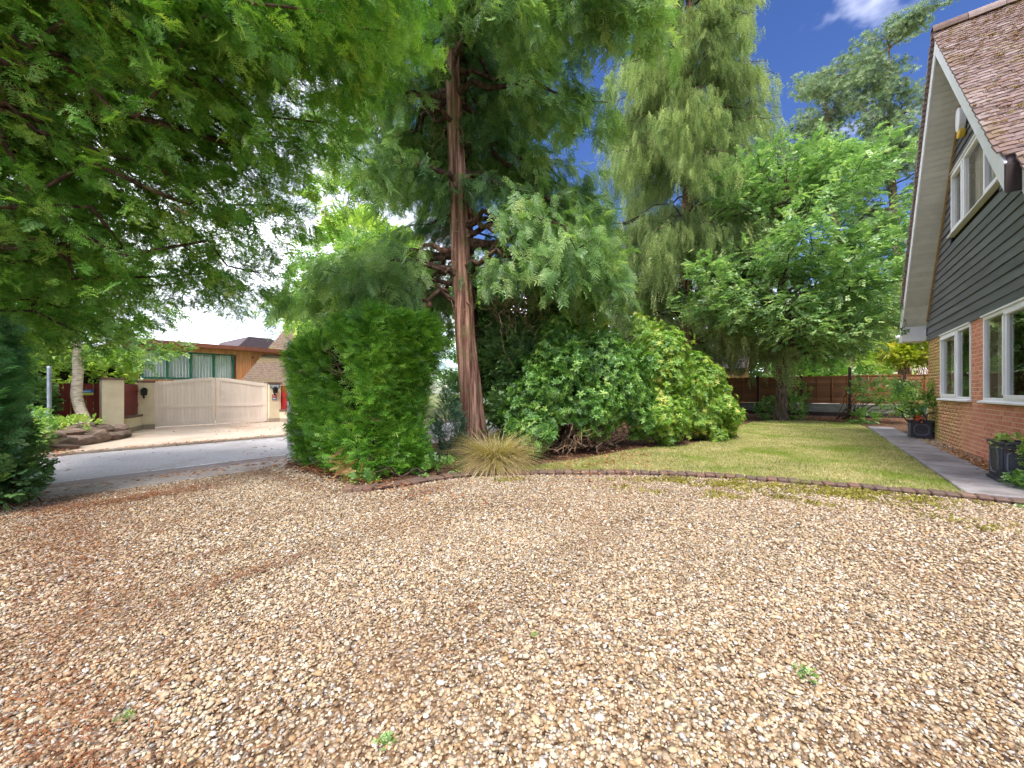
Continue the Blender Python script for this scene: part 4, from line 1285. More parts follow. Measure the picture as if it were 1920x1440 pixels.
# eaves box at the far foot of the gable, gutter end
mb = MB(); mb.prism([(Y1 - 0.02, CLAD_Z + 0.02), (EL + 0.05, CLAD_Z + 0.02), (EL + 0.05, roof_z(EL) - .02), (Y1 - 0.02, roof_z(Y1) - 0.34)], 'x', XB + 0.001, XW - 0.034)
mb.build('eaves_box', MAT['white'], roof, bevel=0.005)
V, F = tube_vf([(XB - 0.06, EL + 0.12, CLAD_Z + 0.2), (11, EL + 0.12, CLAD_Z + 0.2)], 0.055, 10)
put('gutter', mesh_from('gutter', V, F, True), MAT['white'], roof)
# mortar fillet down the junction of soffit and boards
mb = MB()
for k in range(40):
    t0, t1 = k / 40, (k + 1) / 40
    ya, yb = APEX_Y + 0.25 + (Y1 - APEX_Y - 0.35) * t0, APEX_Y + 0.25 + (Y1 - APEX_Y - 0.35) * t1
    za, zb = roof_z(ya) - 0.37, roof_z(yb) - 0.37
    w = random.uniform(0.012, 0.024)
    mb.prism([(ya, za), (yb, zb), (yb, zb - w), (ya, za - w)], 'x', XW - 0.05, XW - 0.01)
mb.build('soffit_trim', MAT['shed'], house)

# alarm box
al = root('alarm_box', (XW - 0.03, 11.25, 6.2), 'white alarm box with yellow base high on the dark gable', 'alarm box')
def disc_box(name, mat, y, z, ry, rz, x0, x1, parent, bottom=None):
    pts = [(y + ry * math.cos(a) * (abs(math.cos(a)) ** -0.3 if abs(math.cos(a)) > .01 else 1), z + rz * math.sin(a)) for a in np.linspace(0, 2 * math.pi, 20, endpoint=False)]
    return MB().prism(pts, 'x', x0, x1).build(name, mat, parent, bevel=0.008)
disc_box('case', MAT['white'], 11.25, 6.40, 0.13, 0.22, XW - 0.13, XW - 0.032, al)
disc_box('lamp_cover', MAT['yellow'], 11.25, 6.13, 0.10, 0.07, XW - 0.12, XW - 0.034, al)

# planters: lead-effect troughs with raised octagonal panels
def planter(loc, lx, ly, h, label, rz=0.0):
    p = root('planter', loc, label, 'planter')
    p.rotation_euler = (0, 0, rz)
    def add(name, mb, mat, bev=0.006):
        me = mesh_from(name, mb.v, mb.f)
        bm = bmesh.new(); bm.from_mesh(me); bmesh.ops.recalc_face_normals(bm, faces=bm.faces)
        bmesh.ops.bevel(bm, geom=list(bm.edges), offset=bev, segments=1, affect='EDGES'); bm.to_mesh(me); bm.free()
        o = bpy.data.objects.new(name, me); COL.objects.link(o); me.materials.append(mat); o.parent = p
        return o
    a, b = lx / 2, ly / 2; w = 0.03
    mb = MB()
    mb.box(-a, -a + w, -b, b, 0.03, h); mb.box(a - w, a, -b, b, 0.03, h)
    mb.box(-a + w, a - w, -b, -b + w, 0.031, h - .001); mb.box(-a + w, a - w, b - w, b, 0.031, h - .001)
    add('trough', mb, MAT['lead'])
    mb = MB(); e = 0.02
    for (x0, x1, y0, y1) in ((-a - e, -a + w + .004, -b - e, b + e), (a - w - .004, a + e, -b - e, b + e), (-a + w + .004, a - w - .004, -b - e, -b + w + .004), (-a + w + .004, a - w - .004, b - w - .004, b + e)):
        mb.box(x0, x1, y0, y1, h + .001, h + 0.035)
    add('rim', mb, MAT['lead'])
    mb = MB(); mb.box(-a - e, a + e, -b - e, b + e, 0.0, 0.045)
    add('plinth', mb, MAT['lead'])
    mb = MB(); mb.box(-a + w, a - w, -b + w, b - w, h - 0.08, h - 0.05)
    add('soil', mb, MAT['soil'], 0.002)
    for (ax, s) in (('x', -1), ('x', 1), ('y', -1), ('y', 1)):
        half = (b if ax == 'x' else a) - 0.06; z0, z1, ch = 0.1, h - 0.06, 0.06
        pts = [(-half + ch, z0), (half - ch, z0), (half, z0 + ch), (half, z1 - ch), (half - ch, z1), (-half + ch, z1), (-half, z1 - ch), (-half, z0 + ch)]
        mb = MB()
        off = (a if ax == 'x' else b) * s
        P3 = [((off, u, v) if ax == 'x' else (u, off, v)) for u, v in pts]
        P3.append(P3[0])
        for i in range(8):
            mb.tube([P3[i], P3[i + 1]], 0.011, 6)
        add('panel_moulding', mb, MAT['lead_trim'], 0.0005)
    return p
planter((2.075, 14.0, 0.036), 0.38, 0.40, 0.42, 'dark grey square planter with octagonal panels standing at the far house corner')
planter((2.04, 7.85, 0.066), 0.40, 0.40, 0.47, 'tall dark grey planter with octagonal panels beside the near window')
#@@TREES
# ------------------------------------------------------------------ trees
def tree_root(name, base, label, group=None):
    return root(name, base, label, 'tree', group)

rng = np.random.default_rng(200)
# --- big red cedar behind the hedge
base = (-5.46, 5.90, 0.0)
cedar = tree_root('cedar_tree', base, 'tall red-barked cedar standing behind the clipped hedge')
cpts = [(-5.44, 5.92, -0.05), (-5.50, 5.87, 1.1), (-5.59, 5.80, 2.2), (-5.66, 5.74, 3.7), (-5.70, 5.72, 4.8), (-5.73, 5.69, 5.9), (-5.78, 5.65, 7.2), (-5.82, 5.63, 8.5), (-5.85, 5.6, 10.5), (-5.85, 5.6, 13), (-5.85, 5.6, 16)]
put('trunk', trunk_mesh('trunk', cpts, [0.235, 0.215, 0.2, 0.18, 0.17, 0.155, 0.135, 0.12, 0.1, 0.07, 0.02], 44, 0.085, 0.5), MAT['bark_cedar'], cedar)
CP = np.array(cpts)
def at_height(pts, z):
    return np.array([np.interp(z, pts[:, 2], pts[:, 0]), np.interp(z, pts[:, 2], pts[:, 1]), z])
RIGHT = math.atan2(0.6055, 0.7959)      # azimuth of picture right
TOCAM = math.atan2(-0.7959, 0.6055)
def adiff(a, b): return abs((a - b + math.pi) % (2 * math.pi) - math.pi)
paths, rads, parts = [], [], []
tries = 0
while len(paths) < 100 and tries < 2000:
    tries += 1
    h = 2.9 + 11.8 * rng.random() ** 0.9
    az = rng.random() * 2 * math.pi
    left = adiff(az, RIGHT + math.pi) < 1.15
    if h < 7.0 and adiff(az, TOCAM) < 0.5: continue
    if h < 3.9 and not left and adiff(az, RIGHT) > 0.9: continue
    Ls = (3.5 if h < 9.5 else 3.5 - (h - 9.5) * 0.42) * rng.uniform(0.7, 1.05)
    if adiff(az, TOCAM) < 0.9: Ls *= 0.72
    elif adiff(az, RIGHT) < 0.8: Ls *= 1.12
    a = at_height(CP, h)
    tip = a + np.array([math.cos(az) * Ls, math.sin(az) * Ls, -0.22 * Ls + rng.normal(0, .25)])
    tip[2] = max(tip[2], 2.35 if left else 3.2)
    p = limb_path(a, tip, 0.1, 0.12, 10, 0.25)
    paths.append(p); rads.append(0.035 + 0.012 * Ls)
    q, D = limb_sprays(p, int(118 * Ls / 3), 0.95, 0.3, 0.45, 0.75, 0.5, 0.5)
    parts.append((q, D))
q = np.concatenate([a for a, b in parts]); D = np.concatenate([b for a, b in parts])
# keep the stem bare low down, as it has shed its inner shoots
rad_ = np.hypot(q[:, 0] - np.interp(q[:, 2], CP[:, 2], CP[:, 0]), q[:, 1] - np.interp(q[:, 2], CP[:, 2], CP[:, 1]))
azq = np.arctan2(q[:, 1] - 5.72, q[:, 0] + 5.7)
keep = ((rad_ > 0.75) | (q[:, 2] > 8)) & ~((np.abs((azq - TOCAM + math.pi) % (2 * math.pi) - math.pi) < 0.42) & (q[:, 2] < 6.6))
q, D = q[keep], D[keep]
sub = rng.integers(0, len(q), int(len(q) * 1.7))        # second and third frond beside each
q2 = q[sub] + rng.normal(0, 0.10, (len(sub), 3)); D2 = D[sub] + rng.normal(0, .35, (len(sub), 3))
qa, Da = np.concatenate([q, q2]), np.concatenate([D, D2])
put('branches', limbs_mesh('branches', paths, rads), MAT['bark_dark'], cedar)
crown('crown', qa, Da, rng.uniform(0.22, 0.42, len(qa)), SP['cedar'], cedar, roll=0.4)
print('cedar', len(qa))
# the crooked snag limbs seen against the sky
mb = MB()
mb.tube(limb_path((-5.55, 5.85, 4.55), (-4.6, 6.3, 4.75), 0.3, -0.1, 9, 0.5), [0.07, .065, .06, .055, .05, .04, .03, .025, .01], 8)
mb.tube(limb_path((-5.6, 5.85, 4.9), (-4.75, 6.4, 4.4), -0.2, -0.25, 9, 0.4), [0.06, .055, .05, .045, .04, .03, .025, .02, .01], 8)
mb.tube(limb_path((-5.72, 5.7, 3.95), (-6.4, 5.0, 3.6), -0.3, 0.2, 9, 0.3), [0.06, .058, .055, .05, .045, .04, .03, .02, .01], 8)
mb.tube([(-5.9, 5.2, 2.9), (-6.35, 4.85, 2.75), (-6.7, 4.6, 2.85), (-6.85, 4.5, 3.3), (-6.9, 4.45, 3.8)], [0.05, .06, .06, .05, .03], 8)
for p, r in [((-5.5, 5.7, 5.4), 0.05), ((-5.8, 5.55, 3.2), 0.03), ((-5.45, 5.75, 4.3), 0.035), ((-5.5, 5.7, 3.0), 0.025)]:
    mb.tube(limb_path(p, np.array(p) + rng.normal(0, .12, 3) + (0.1, -0.12, 0.05), n=4), [r, r * .9, r * .7, r * .5], 7)
mb.build('snag_limb', MAT['bark_cedar'], cedar, smooth=True)
# bare dead twigs hanging inside the crown
mb = MB()
for k in range(150):
    if k % 3: s0 = np.array([-4.75, 6.35, 3.3]) + rng.normal(0, .38, 3)
    else: s0 = at_height(CP, rng.uniform(3, 7)) + unit(rng.normal(0, 1, 3)) * 0.5
    e0 = s0 + unit(rng.normal(0, 1, 3) * (1, 1, .5) + (0, 0, -0.8)) * rng.uniform(0.3, 0.8)
    mb.tube(limb_path(s0, e0, 0.2, 0, 5, 0.6), [0.006, .005, .0045, .004, .0025], 3)
mb.build('dead_twigs', MAT['twig'], cedar, recalc=False)['kind'] = 'stuff'

rng = np.random.default_rng(201)
# --- dark second stem behind it
base = (-6.4, 6.9, 0)
t2 = tree_root('conifer_tree', base, 'slim dark conifer stem close behind the red cedar trunk')
p2 = [(-6.3, 6.9, -0.05), (-6.35, 6.88, 2), (-6.5, 6.8, 5), (-6.6, 6.7, 9), (-6.6, 6.7, 12)]
put('trunk', trunk_mesh('trunk', p2, [0.2, 0.17, 0.14, 0.1, 0.03], 20, 0.06, 0.3), MAT['bark_dark'], t2)
parts = []; paths = []; rads = []
for k in range(34):
    h = rng.uniform(3.2, 11); az = rng.uniform(0, 6.28); Ls = rng.uniform(1.2, 2.6) * (1 - (h - 3) / 14)
    a = at_height(np.array(p2), h); p = limb_path(a, a + (math.cos(az) * Ls, math.sin(az) * Ls, -0.2 * Ls), 0.1, .1, 7, .3)
    paths.append(p); rads.append(.03); parts.append(limb_sprays(p, 100, 0.8, 0.2, .4, .7, .4))
q = np.concatenate([a for a, b in parts]); D = np.concatenate([b for a, b in parts])
put('branches', limbs_mesh('branches', paths, rads), MAT['bark_dark'], t2)
crown('crown', q, D, rng.uniform(.25, .42, len(q)), SP['cedar_dark'], t2)

rng = np.random.default_rng(202)
# --- yew overhanging the drive entrance: its trunk stands beyond the near hedge
YT = [(-6.9, 2.15, 3.55), (-9.1, -0.31, 4.84), (-3.94, 2.43, 5.8), (-5.86, 1.13, 5.31), (-5.88, 1.45, 3.92), (-7.26, -0.29, 5.18), (-9.22, 0.74, 2.52), (-4.14, 1.86, 5.24), (-5.15, 1.58, 5.79), (-7.19, 0.32, 5.61), (-6.88, 1.68, 3.77), (-8.57, 0.36, 2.23), (-4.15, 2.52, 5.12), (-4.99, 0.63, 4.75), (-5.57, 0.08, 5.03), (-6.73, 0.62, 3.69), (-5.8, 0.65, 4.65), (-4.61, 2.35, 4.35), (-6.5, 0.65, 4.2), (-4.01, 1.55, 5.32), (-3.1, 2.27, 5.47), (-8.9, -0.34, 2.99), (-6.55, 0.84, 3.85), (-7.67, -0.32, 6.18), (-7.91, 0.3, 3.13), (-7.63, 1.78, 3.39), (-8.77, -0.01, 3.28), (-10.21, -0.32, 2.29), (-8.15, -0.07, 5.21), (-4.9, 1.22, 4.56), (-7.62, -0.11, 5.85), (-5.76, 0.88, 5.1), (-6.1, 1.75, 2.77), (-5.87, 1.08, 4.46), (-4.23, 2.26, 5.75), (-7.49, -0.02, 4.48), (-9.78, 0.16, 2.96), (-7.96, -0.08, 5.46), (-8.38, 1.05, 3.28), (-5.59, 2.57, 3.64), (-7.92, 1.0, 3.65), (-6.14, 2.05, 4.25), (-8.64, 0.56, 3.89), (-8.06, 1.53, 3.15), (-5.3, 1.98, 3.22), (-5.72, 2.66, 4.38), (-5.94, 2.07, 5.07), (-6.8, 1.19, 3.71), (-4.62, 1.47, 5.72), (-7.56, 0.6, 4.99), (-5.82, 0.77, 5.94), (-4.78, 1.43, 4.47), (-3.77, 2.29, 6.06), (-7.77, -0.01, 3.95), (-6.97, 2.21, 2.64), (-6.26, 0.84, 4.44), (-7.38, 0.39, 5.38), (-4.83, 1.39, 4.87), (-5.39, 0.85, 4.54), (-8.44, -0.34, 4.2), (-4.18, 1.95, 4.97), (-5.45, 0.4, 4.89), (-6.34, 1.89, 4.85), (-8.42, 1.55, 2.56), (-7.07, 1.18, 4.2), (-6.02, 2.34, 4.04), (-8.49, 0.76, 2.96), (-9.23, -0.18, 2.83), (-3.81, 1.91, 5.45), (-7.99, 0.44, 2.84), (-3.5, 1.89, 4.65), (-7.12, -0.12, 5.93), (-9.14, -0.21, 3.59), (-8.44, 0.15, 3.9), (-5.01, 1.14, 5.3), (-5.22, 2.2, 4.96), (-4.22, 1.87, 5.99), (-6.91, 0.13, 5.56), (-7.48, 0.17, 5.3), (-7.9, 0.45, 4.67), (-8.78, 1.14, 2.39), (-6.65, 0.27, 6.11), (-5.62, 0.53, 5.52), (-4.1, 2.09, 4.74), (-6.43, 0.4, 5.81), (-7.04, 0.23, 4.63), (-4.24, 1.68, 4.55), (-5.67, 2.1, 2.72), (-3.94, 2.83, 5.77), (-5.53, 1.59, 3.5), (-6.56, 1.31, 5.26), (-4.82, 1.09, 5.47), (-8.43, 0.22, 4.89), (-7.93, 0.58, 3.23), (-7.63, 0.46, 4.1), (-6.78, 1.37, 3.47), (-6.2, 1.0, 4.16), (-8.13, -0.25, 4.87), (-3.5, 2.52, 4.93), (-5.07, 2.24, 4.29), (-9.14, -0.04, 1.91), (-6.41, 1.54, 4.66), (-4.01, 1.49, 4.65), (-5.78, 1.02, 5.61), (-5.95, 0.5, 4.81), (-4.75, 1.78, 3.97), (-7.84, 1.12, 2.76), (-8.49, -0.35, 5.39), (-7.04, 1.7, 2.75), (-7.9, 0.79, 1.99), (-5.01, 0.87, 5.31), (-4.49, 2.63, 5.0), (-5.24, 1.42, 6.28), (-4.29, 1.33, 4.76), (-7.07, -0.28, 5.46), (-2.87, 2.15, 4.89), (-5.18, 1.27, 5.11), (-6.28, 1.51, 5.07), (-9.18, -0.34, 3.94), (-7.54, 1.24, 3.39), (-4.31, 1.64, 5.22), (-8.2, 0.23, 4.42), (-9.75, 0.05, 2.37), (-6.49, 1.34, 4.25), (-4.29, 2.68, 5.66)]
base = (-6.6, -1.9, 0)
yew = tree_root('yew_tree', base, 'large yew whose dark feathery boughs overhang the drive entrance')
ypts = [(-6.6, -1.9, -0.05), (-6.5, -1.8, 1.5), (-6.4, -1.7, 3.2), (-6.3, -1.6, 5.5), (-6.3, -1.6, 8)]
put('trunk', trunk_mesh('trunk', ypts, [0.42, 0.38, 0.32, 0.22, 0.05], 26, 0.1, 0.4), MAT['bark_dark'], yew)
paths, rads, Q, DD = [], [], [], []
YP = np.array(ypts)
for tip in YT:
    tip = np.array(tip)
    if tip[2] > 6.0: continue
    h = np.clip(tip[2] + rng.uniform(-0.4, 0.9), 2.3, 7)
    a = at_height(YP, h)
    p = limb_path(a, tip, 0.15, 0.06, 11, 0.3)
    paths.append(p); rads.append(0.022 + 0.008 * np.linalg.norm(tip - a))
    Lh = np.linalg.norm(tip - a)
    q, D = limb_sprays(p, int(48 * Lh), 0.66, max(0.15, 1 - 2.4 / Lh), 0.35, 0.35, 0.5, 0.6)
    Q.append(q); DD.append(D)
    m = 80
    c, o_ = ball(m, tip + (0, 0, -0.05), (0.42, 0.42, 0.26), 0.2)
    out = unit(np.array([tip[0] - a[0], tip[1] - a[1], -0.2]))
    Q.append(c); DD.append(unit(o_ * 0.7 + out * 0.7 + np.array([0, 0, -0.3]) + rng.normal(0, .25, (m, 3))))
q = np.concatenate(Q); D = np.concatenate(DD)
put('branches', limbs_mesh('branches', paths, rads), MAT['bark_dark'], yew)
# heavier boughs
mb = MB()
for a, b, r in [((-6.3, -1.6, 5.2), (-3.3, 2.2, 5.6), .1), ((-6.4, -1.7, 3.6), (-5.2, 2.1, 4.2), .09), ((-6.4, -1.7, 4.4), (-4.6, 1.6, 4.9), .08), ((-6.5, -1.8, 3), (-7.4, 1.2, 3.2), .07)]:
    mb.tube(limb_path(a, b, .1, .05, 12, .35), [r * (1 - .8 * i / 11) for i in range(12)], 8)
mb.build('bough', MAT['bark_dark'], yew, smooth=True)
crown('crown', q, D, rng.uniform(0.12, 0.26, len(q)), SP['yew'], yew, roll=0.55)
print('yew', len(q))
# a few rusty dead shoots
qi = rng.integers(0, len(q), 120)
foliage('dead_shoots', [stamp(TN, q[qi] + rng.normal(0, .04, (120, 3)), D[qi], rng.uniform(.1, .18, 120))], LEAF['rust'], yew)

rng = np.random.default_rng(203)
# --- weeping cypress
base = (-4.94, 20.17, 0)
cyp = tree_root('weeping_cypress', base, 'tall weeping cypress with hanging grey green curtains of foliage')
wp = [(-4.94, 20.17, -.05), (-4.9, 20.17, 5), (-4.84, 20.2, 11.8), (-4.76, 20.2, 18.6), (-4.76, 20.2, 26)]
put('trunk', trunk_mesh('trunk', wp, [.33, .28, .21, .13, .02], 24, .06, .4), MAT['bark_cedar'], cyp)
paths, rads, Q, DD, SZ = [], [], [], [], []
WP = np.array(wp)
for k in range(210):
    h = 3.1 + 21.5 * rng.random() ** 0.95
    az = rng.random() * 2 * math.pi
    Lm = np.interp(h, [2.5, 6.4, 12, 18.6, 23, 26], [4.2, 4.7, 4.5, 3.7, 2.2, 0.4])
    Ls = Lm * rng.uniform(0.65, 1.08)
    a = at_height(WP, h)
    p = limb_path(a, a + np.array([math.cos(az) * Ls, math.sin(az) * Ls, 0.05 * Ls + rng.normal(0, .2)]), 0.3, 0.18, 9, 0.2)
    p[-2:, 2] -= np.array([0.08, 0.25]) * Ls * .5
    paths.append(p); rads.append(0.03 + .008 * Ls)
    n = int(86 * Ls / 3.4) + 12
    t = 0.3 + 0.7 * rng.random(n); pp, d = along(p, t)
    side = unit(np.cross(d, (0, 0, 1)))
    pp = pp + side * (rng.normal(0, .38, n) * (1.2 - .5 * t))[:, None]
    pp[:, 2] -= rng.random(n) ** 1.2 * 1.0 * (0.4 + t)
    Q.append(pp); DD.append(unit(np.stack([rng.normal(0, .16, n) + d[:, 0] * .22, rng.normal(0, .16, n) + d[:, 1] * .22, -np.ones(n)], 1))); SZ.append(rng.uniform(.5, .98, n))
q = np.concatenate(Q); D = np.concatenate(DD)
put('branches', limbs_mesh('branches', paths, rads), MAT['bark_dark'], cyp)
crown('crown', q, D, np.concatenate(SZ), SP['cypress'], cyp, up=(.6, -.8, 0), roll=.6)
print('cyp', len(q))

rng = np.random.default_rng(204)
# --- broadleaf tree at the back of the lawn
base = (-1.07, 19.29, 0)
kt = tree_root('broadleaf_tree', base, 'spreading light green broadleaf tree at the back of the lawn')
kp = [(-1.07, 19.29, -.05), (-1.05, 19.3, 1.5), (-1.1, 19.3, 3), (-1.0, 19.35, 6), (-0.9, 19.4, 8.5), (-0.9, 19.4, 10.6)]
put('trunk', trunk_mesh('trunk', kp, [.23, .2, .17, .12, .06, .01], 20, .05, .35), MAT['bark_grey'], kt)
KP = np.array(kp); paths, rads, Q, DD = [], [], [], []
for k in range(115):
    h = 2.8 + 8.4 * rng.random(); az = rng.random() * 2 * math.pi
    Lm = np.interp(h, [2.4, 4, 7, 9.5, 11.5], [4.2, 5.2, 4.8, 3.2, 0.8])
    Ls = Lm * rng.uniform(.55, 1.05)
    a = at_height(KP, h * 0.88)
    p = limb_path(a, a + np.array([math.cos(az) * Ls, math.sin(az) * Ls, 0.16 * Ls + h * .12 - 0.2]), 0.25, 0.08, 9, .25)
    paths.append(p); rads.append(.02 + .008 * Ls)
    q, D = limb_sprays(p, int(140 * Ls / 3.5), 1.1, .25, .28, .25, .25, .4)
    Q.append(q); DD.append(D)
q = np.concatenate(Q); D = np.concatenate(DD)
put('branches', limbs_mesh('branches', paths, rads), MAT['bark_grey'], kt)
crown('crown', q, D, rng.uniform(.22, .42, len(q)), SP['katsura'], kt, roll=.35)
print('katsura', len(q))

rng = np.random.default_rng(205)
# --- two pines far behind
def pine(base, top, crown, label, seedn):
    t = tree_root('pine_tree', base, label, 'pines behind the fence')
    b, tp = np.array(base, float), np.array(top, float)
    pts = [tuple(b + (tp - b) * f + (rng.normal(0, .15), rng.normal(0, .15), 0)) for f in (0, .2, .4, .6, .75, .9, 1)]
    put('trunk', trunk_mesh('trunk', pts, [.3, .27, .23, .19, .14, .08, .02], 16, .04, .3), MAT['bark_pine'], t)
    PT = np.array(pts); paths, rads, Q, DD = [], [], [], []
    for k in range(crown[0]):
        h = tp[2] * rng.uniform(crown[1], 1.0); az = rng.random() * 6.283
        Ls = crown[2] * rng.uniform(.4, 1.0) * (1.15 - .65 * (h / tp[2]))
        a = at_height(PT, h)
        e = a + np.array([math.cos(az) * Ls, math.sin(az) * Ls, .35 * Ls])
        p = limb_path(a, e, -.1, .05, 7, .5); paths.append(p); rads.append(.05)
        for m in range(rng.integers(4, 8)):
            c = along(p, np.array([rng.uniform(.45, 1.0)]))[0][0] + rng.normal(0, .35, 3)
            n = 34
            pp, dd = ball(n, c, (.62, .62, .3), .3)
            Q.append(pp); DD.append(unit(dd + (0, 0, .7)))
            paths.append(limb_path(along(p, np.array([.5]))[0][0], c, 0, 0, 4)); rads.append(.02)
    q = np.concatenate(Q); D = np.concatenate(DD)
    put('branches', limbs_mesh('branches', paths, rads), MAT['bark_pine'], t)['kind'] = 'stuff'
    foliage('crown', [stamp(TP, q, D, rng.uniform(.16, .27, len(q)))], LEAF['pine'], t)
pine((1.7, 33.6, 0), (0.4, 33.2, 22.3), (40, .55, 4.4), 'bushier pine rising behind the broadleaf tree', 1)
pine((4.3, 32.6, 0), (3.5, 32.7, 22.8), (40, .45, 3.2), 'slender pine nearer the house roof', 2)

rng = np.random.default_rng(206)
# ------------------------------------------------------------------ hedges
def box_hedge(name, x0, x1, y0, y1, h, n, label, lmat, faces, tmpl=TN, size=(.1, .17), dark_face=None, cat='hedge', corer=0.16, topfall=0.0):
    t = root(name, ((x0 + x1) / 2, (y0 + y1) / 2, 0), label, cat)
    # lumpy brown core
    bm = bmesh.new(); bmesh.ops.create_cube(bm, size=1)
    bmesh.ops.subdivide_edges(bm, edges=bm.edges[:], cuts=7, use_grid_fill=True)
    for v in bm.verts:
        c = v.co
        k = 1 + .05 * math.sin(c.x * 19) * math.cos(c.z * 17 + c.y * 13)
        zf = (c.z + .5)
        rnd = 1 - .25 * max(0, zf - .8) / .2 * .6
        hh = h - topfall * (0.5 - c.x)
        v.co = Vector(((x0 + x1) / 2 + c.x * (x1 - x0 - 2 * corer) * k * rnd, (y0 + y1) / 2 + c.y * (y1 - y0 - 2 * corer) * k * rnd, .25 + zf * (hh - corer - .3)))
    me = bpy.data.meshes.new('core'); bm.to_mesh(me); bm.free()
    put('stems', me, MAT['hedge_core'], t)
    Q, DD = [], []
    tot = sum(f[1] for f in faces)
    for (f, wgt) in faces:
        m = int(n * wgt / tot)
        u, v = rng.random(m), rng.random(m)
        if f == 'top':
            xx = x0 + (x1 - x0) * u
            p = np.stack([xx, y0 + (y1 - y0) * v, h - topfall * (1 - u) + np.zeros(m)], 1); nr = (0, 0, 1)
            e = np.minimum(np.minimum(u, 1 - u) * (x1 - x0), np.minimum(v, 1 - v) * (y1 - y0))
            p[:, 2] -= np.clip(.25 - e, 0, .25) ** 2 * 2.5
        else:
            hh = h - (topfall * (1 - u) if f in ('-y', '+y') else topfall * (1 if f == '-x' else 0))
            zz = .08 + (hh - .08) * v ** .95
            if f == '-y': p = np.stack([x0 + (x1 - x0) * u, np.full(m, y0), zz], 1); nr = (0, -1, 0)
            if f == '+y': p = np.stack([x0 + (x1 - x0) * u, np.full(m, y1), zz], 1); nr = (0, 1, 0)
            if f == '-x': p = np.stack([np.full(m, x0), y0 + (y1 - y0) * u, zz], 1); nr = (-1, 0, 0)
            if f == '+x': p = np.stack([np.full(m, x1), y0 + (y1 - y0) * u, zz], 1); nr = (1, 0, 0)
            bul = .10 * np.sin(zz * 2.6 + p[:, 0] * 2.2) + .07 * np.sin(p[:, 0] * 4.1 + p[:, 1] * 5.3 + zz * 3.1) - .18 * np.clip(zz - hh + .3, 0, 1) - .12 * np.clip(.5 - zz, 0, 1)
            p = p + np.array(nr) * (bul - .02)[:, None]
        dep = rng.random(m) ** 1.6 * .24
        p = p - np.array(nr) * dep[:, None]
        if dark_face == f:      # thin, gappy foliage where the light never reaches
            g = np.sin(p[:, 0] * 3.3 + 1) * np.sin(p[:, 2] * 2.9 + p[:, 0] * 1.3) + .55 * np.sin(p[:, 0] * 7.7 + p[:, 2] * 5.1)
            kk = (rng.random(m) < np.clip(.62 + .5 * g - .5 * np.clip(.75 - p[:, 2], 0, 1), .07, 1))
            p = p[kk]
        m = len(p)
        d = np.array(nr) * .75 + np.array([0, 0, .42]) + rng.normal(0, .38, (m, 3))
        if f != 'top': d = d + np.array([-.25, 0, 0]) * (f in ('-y', '+y')) + np.array([0, .2, 0]) * (f in ('-x', '+x'))
        Q.append(p); DD.append(unit(d))
    q, D = np.concatenate(Q), np.concatenate(DD)
    if isinstance(lmat, str): crown('leaves', q, D, rng.uniform(size[0], size[1], len(q)), SP[lmat], t, roll=.6)
    else: foliage('leaves', [stamp(tmpl, q, D, rng.uniform(size[0], size[1], len(q)), roll=.5)], lmat, t)
    return t
hd = box_hedge('clipped_hedge', -6.62, -4.52, 2.9, 4.0, 2.27, 17000, 'tall clipped green conifer hedge between the drive and the cedar', 'hedge',
               [('-y', 5.2), ('+x', 4.2), ('top', 3.2), ('-x', 1.0), ('+y', 2.2)], TN, (.12, .21), '-y', topfall=.32)
mb = MB()          # stems showing through the thin base
for k in range(16):
    x = rng.uniform(-6.8, -4.7); y = rng.uniform(2.95, 3.3)
    mb.tube(limb_path((x, y + .2, 0), (x + rng.normal(0, .15), y + rng.normal(0, .06), rng.uniform(.5, 1.0)), n=6, wob=.5), [.03, .026, .022, .018, .014, .008], 6)
for k in range(110):
    x = rng.uniform(-6.9, -4.5); z = rng.uniform(.15, 1.7)
    mb.tube(limb_path((x, 3.15, z), (x + rng.normal(0, .2), 2.86 + rng.random() * .1, z + rng.normal(.05, .15)), n=4, wob=.6), [.008, .007, .005, .003], 3)
mb.build('bare_stems', MAT['twig'], hd, recalc=False)
n = 34; P = np.array([-4.72, 2.74, .26]) + rng.normal(0, 1, (n, 3)) * (.16, .05, .09)
foliage('dead_spray', [stamp(TN, P, rng.normal(0, .3, (n, 3)) + (-.6, -.5, -.5), rng.uniform(.1, .18, n))], LEAF['rust'], hd)

lh = box_hedge('boundary_hedge', -8.5, -6.3, -1.9, 0.02, 1.95, 6500, 'dark green boundary hedge at the far side of the drive mouth', 'hedge_dark',
               [('+y', 5), ('top', 2), ('+x', 3), ('-x', 1)], TN, (.12, .2))

rng = np.random.default_rng(207)
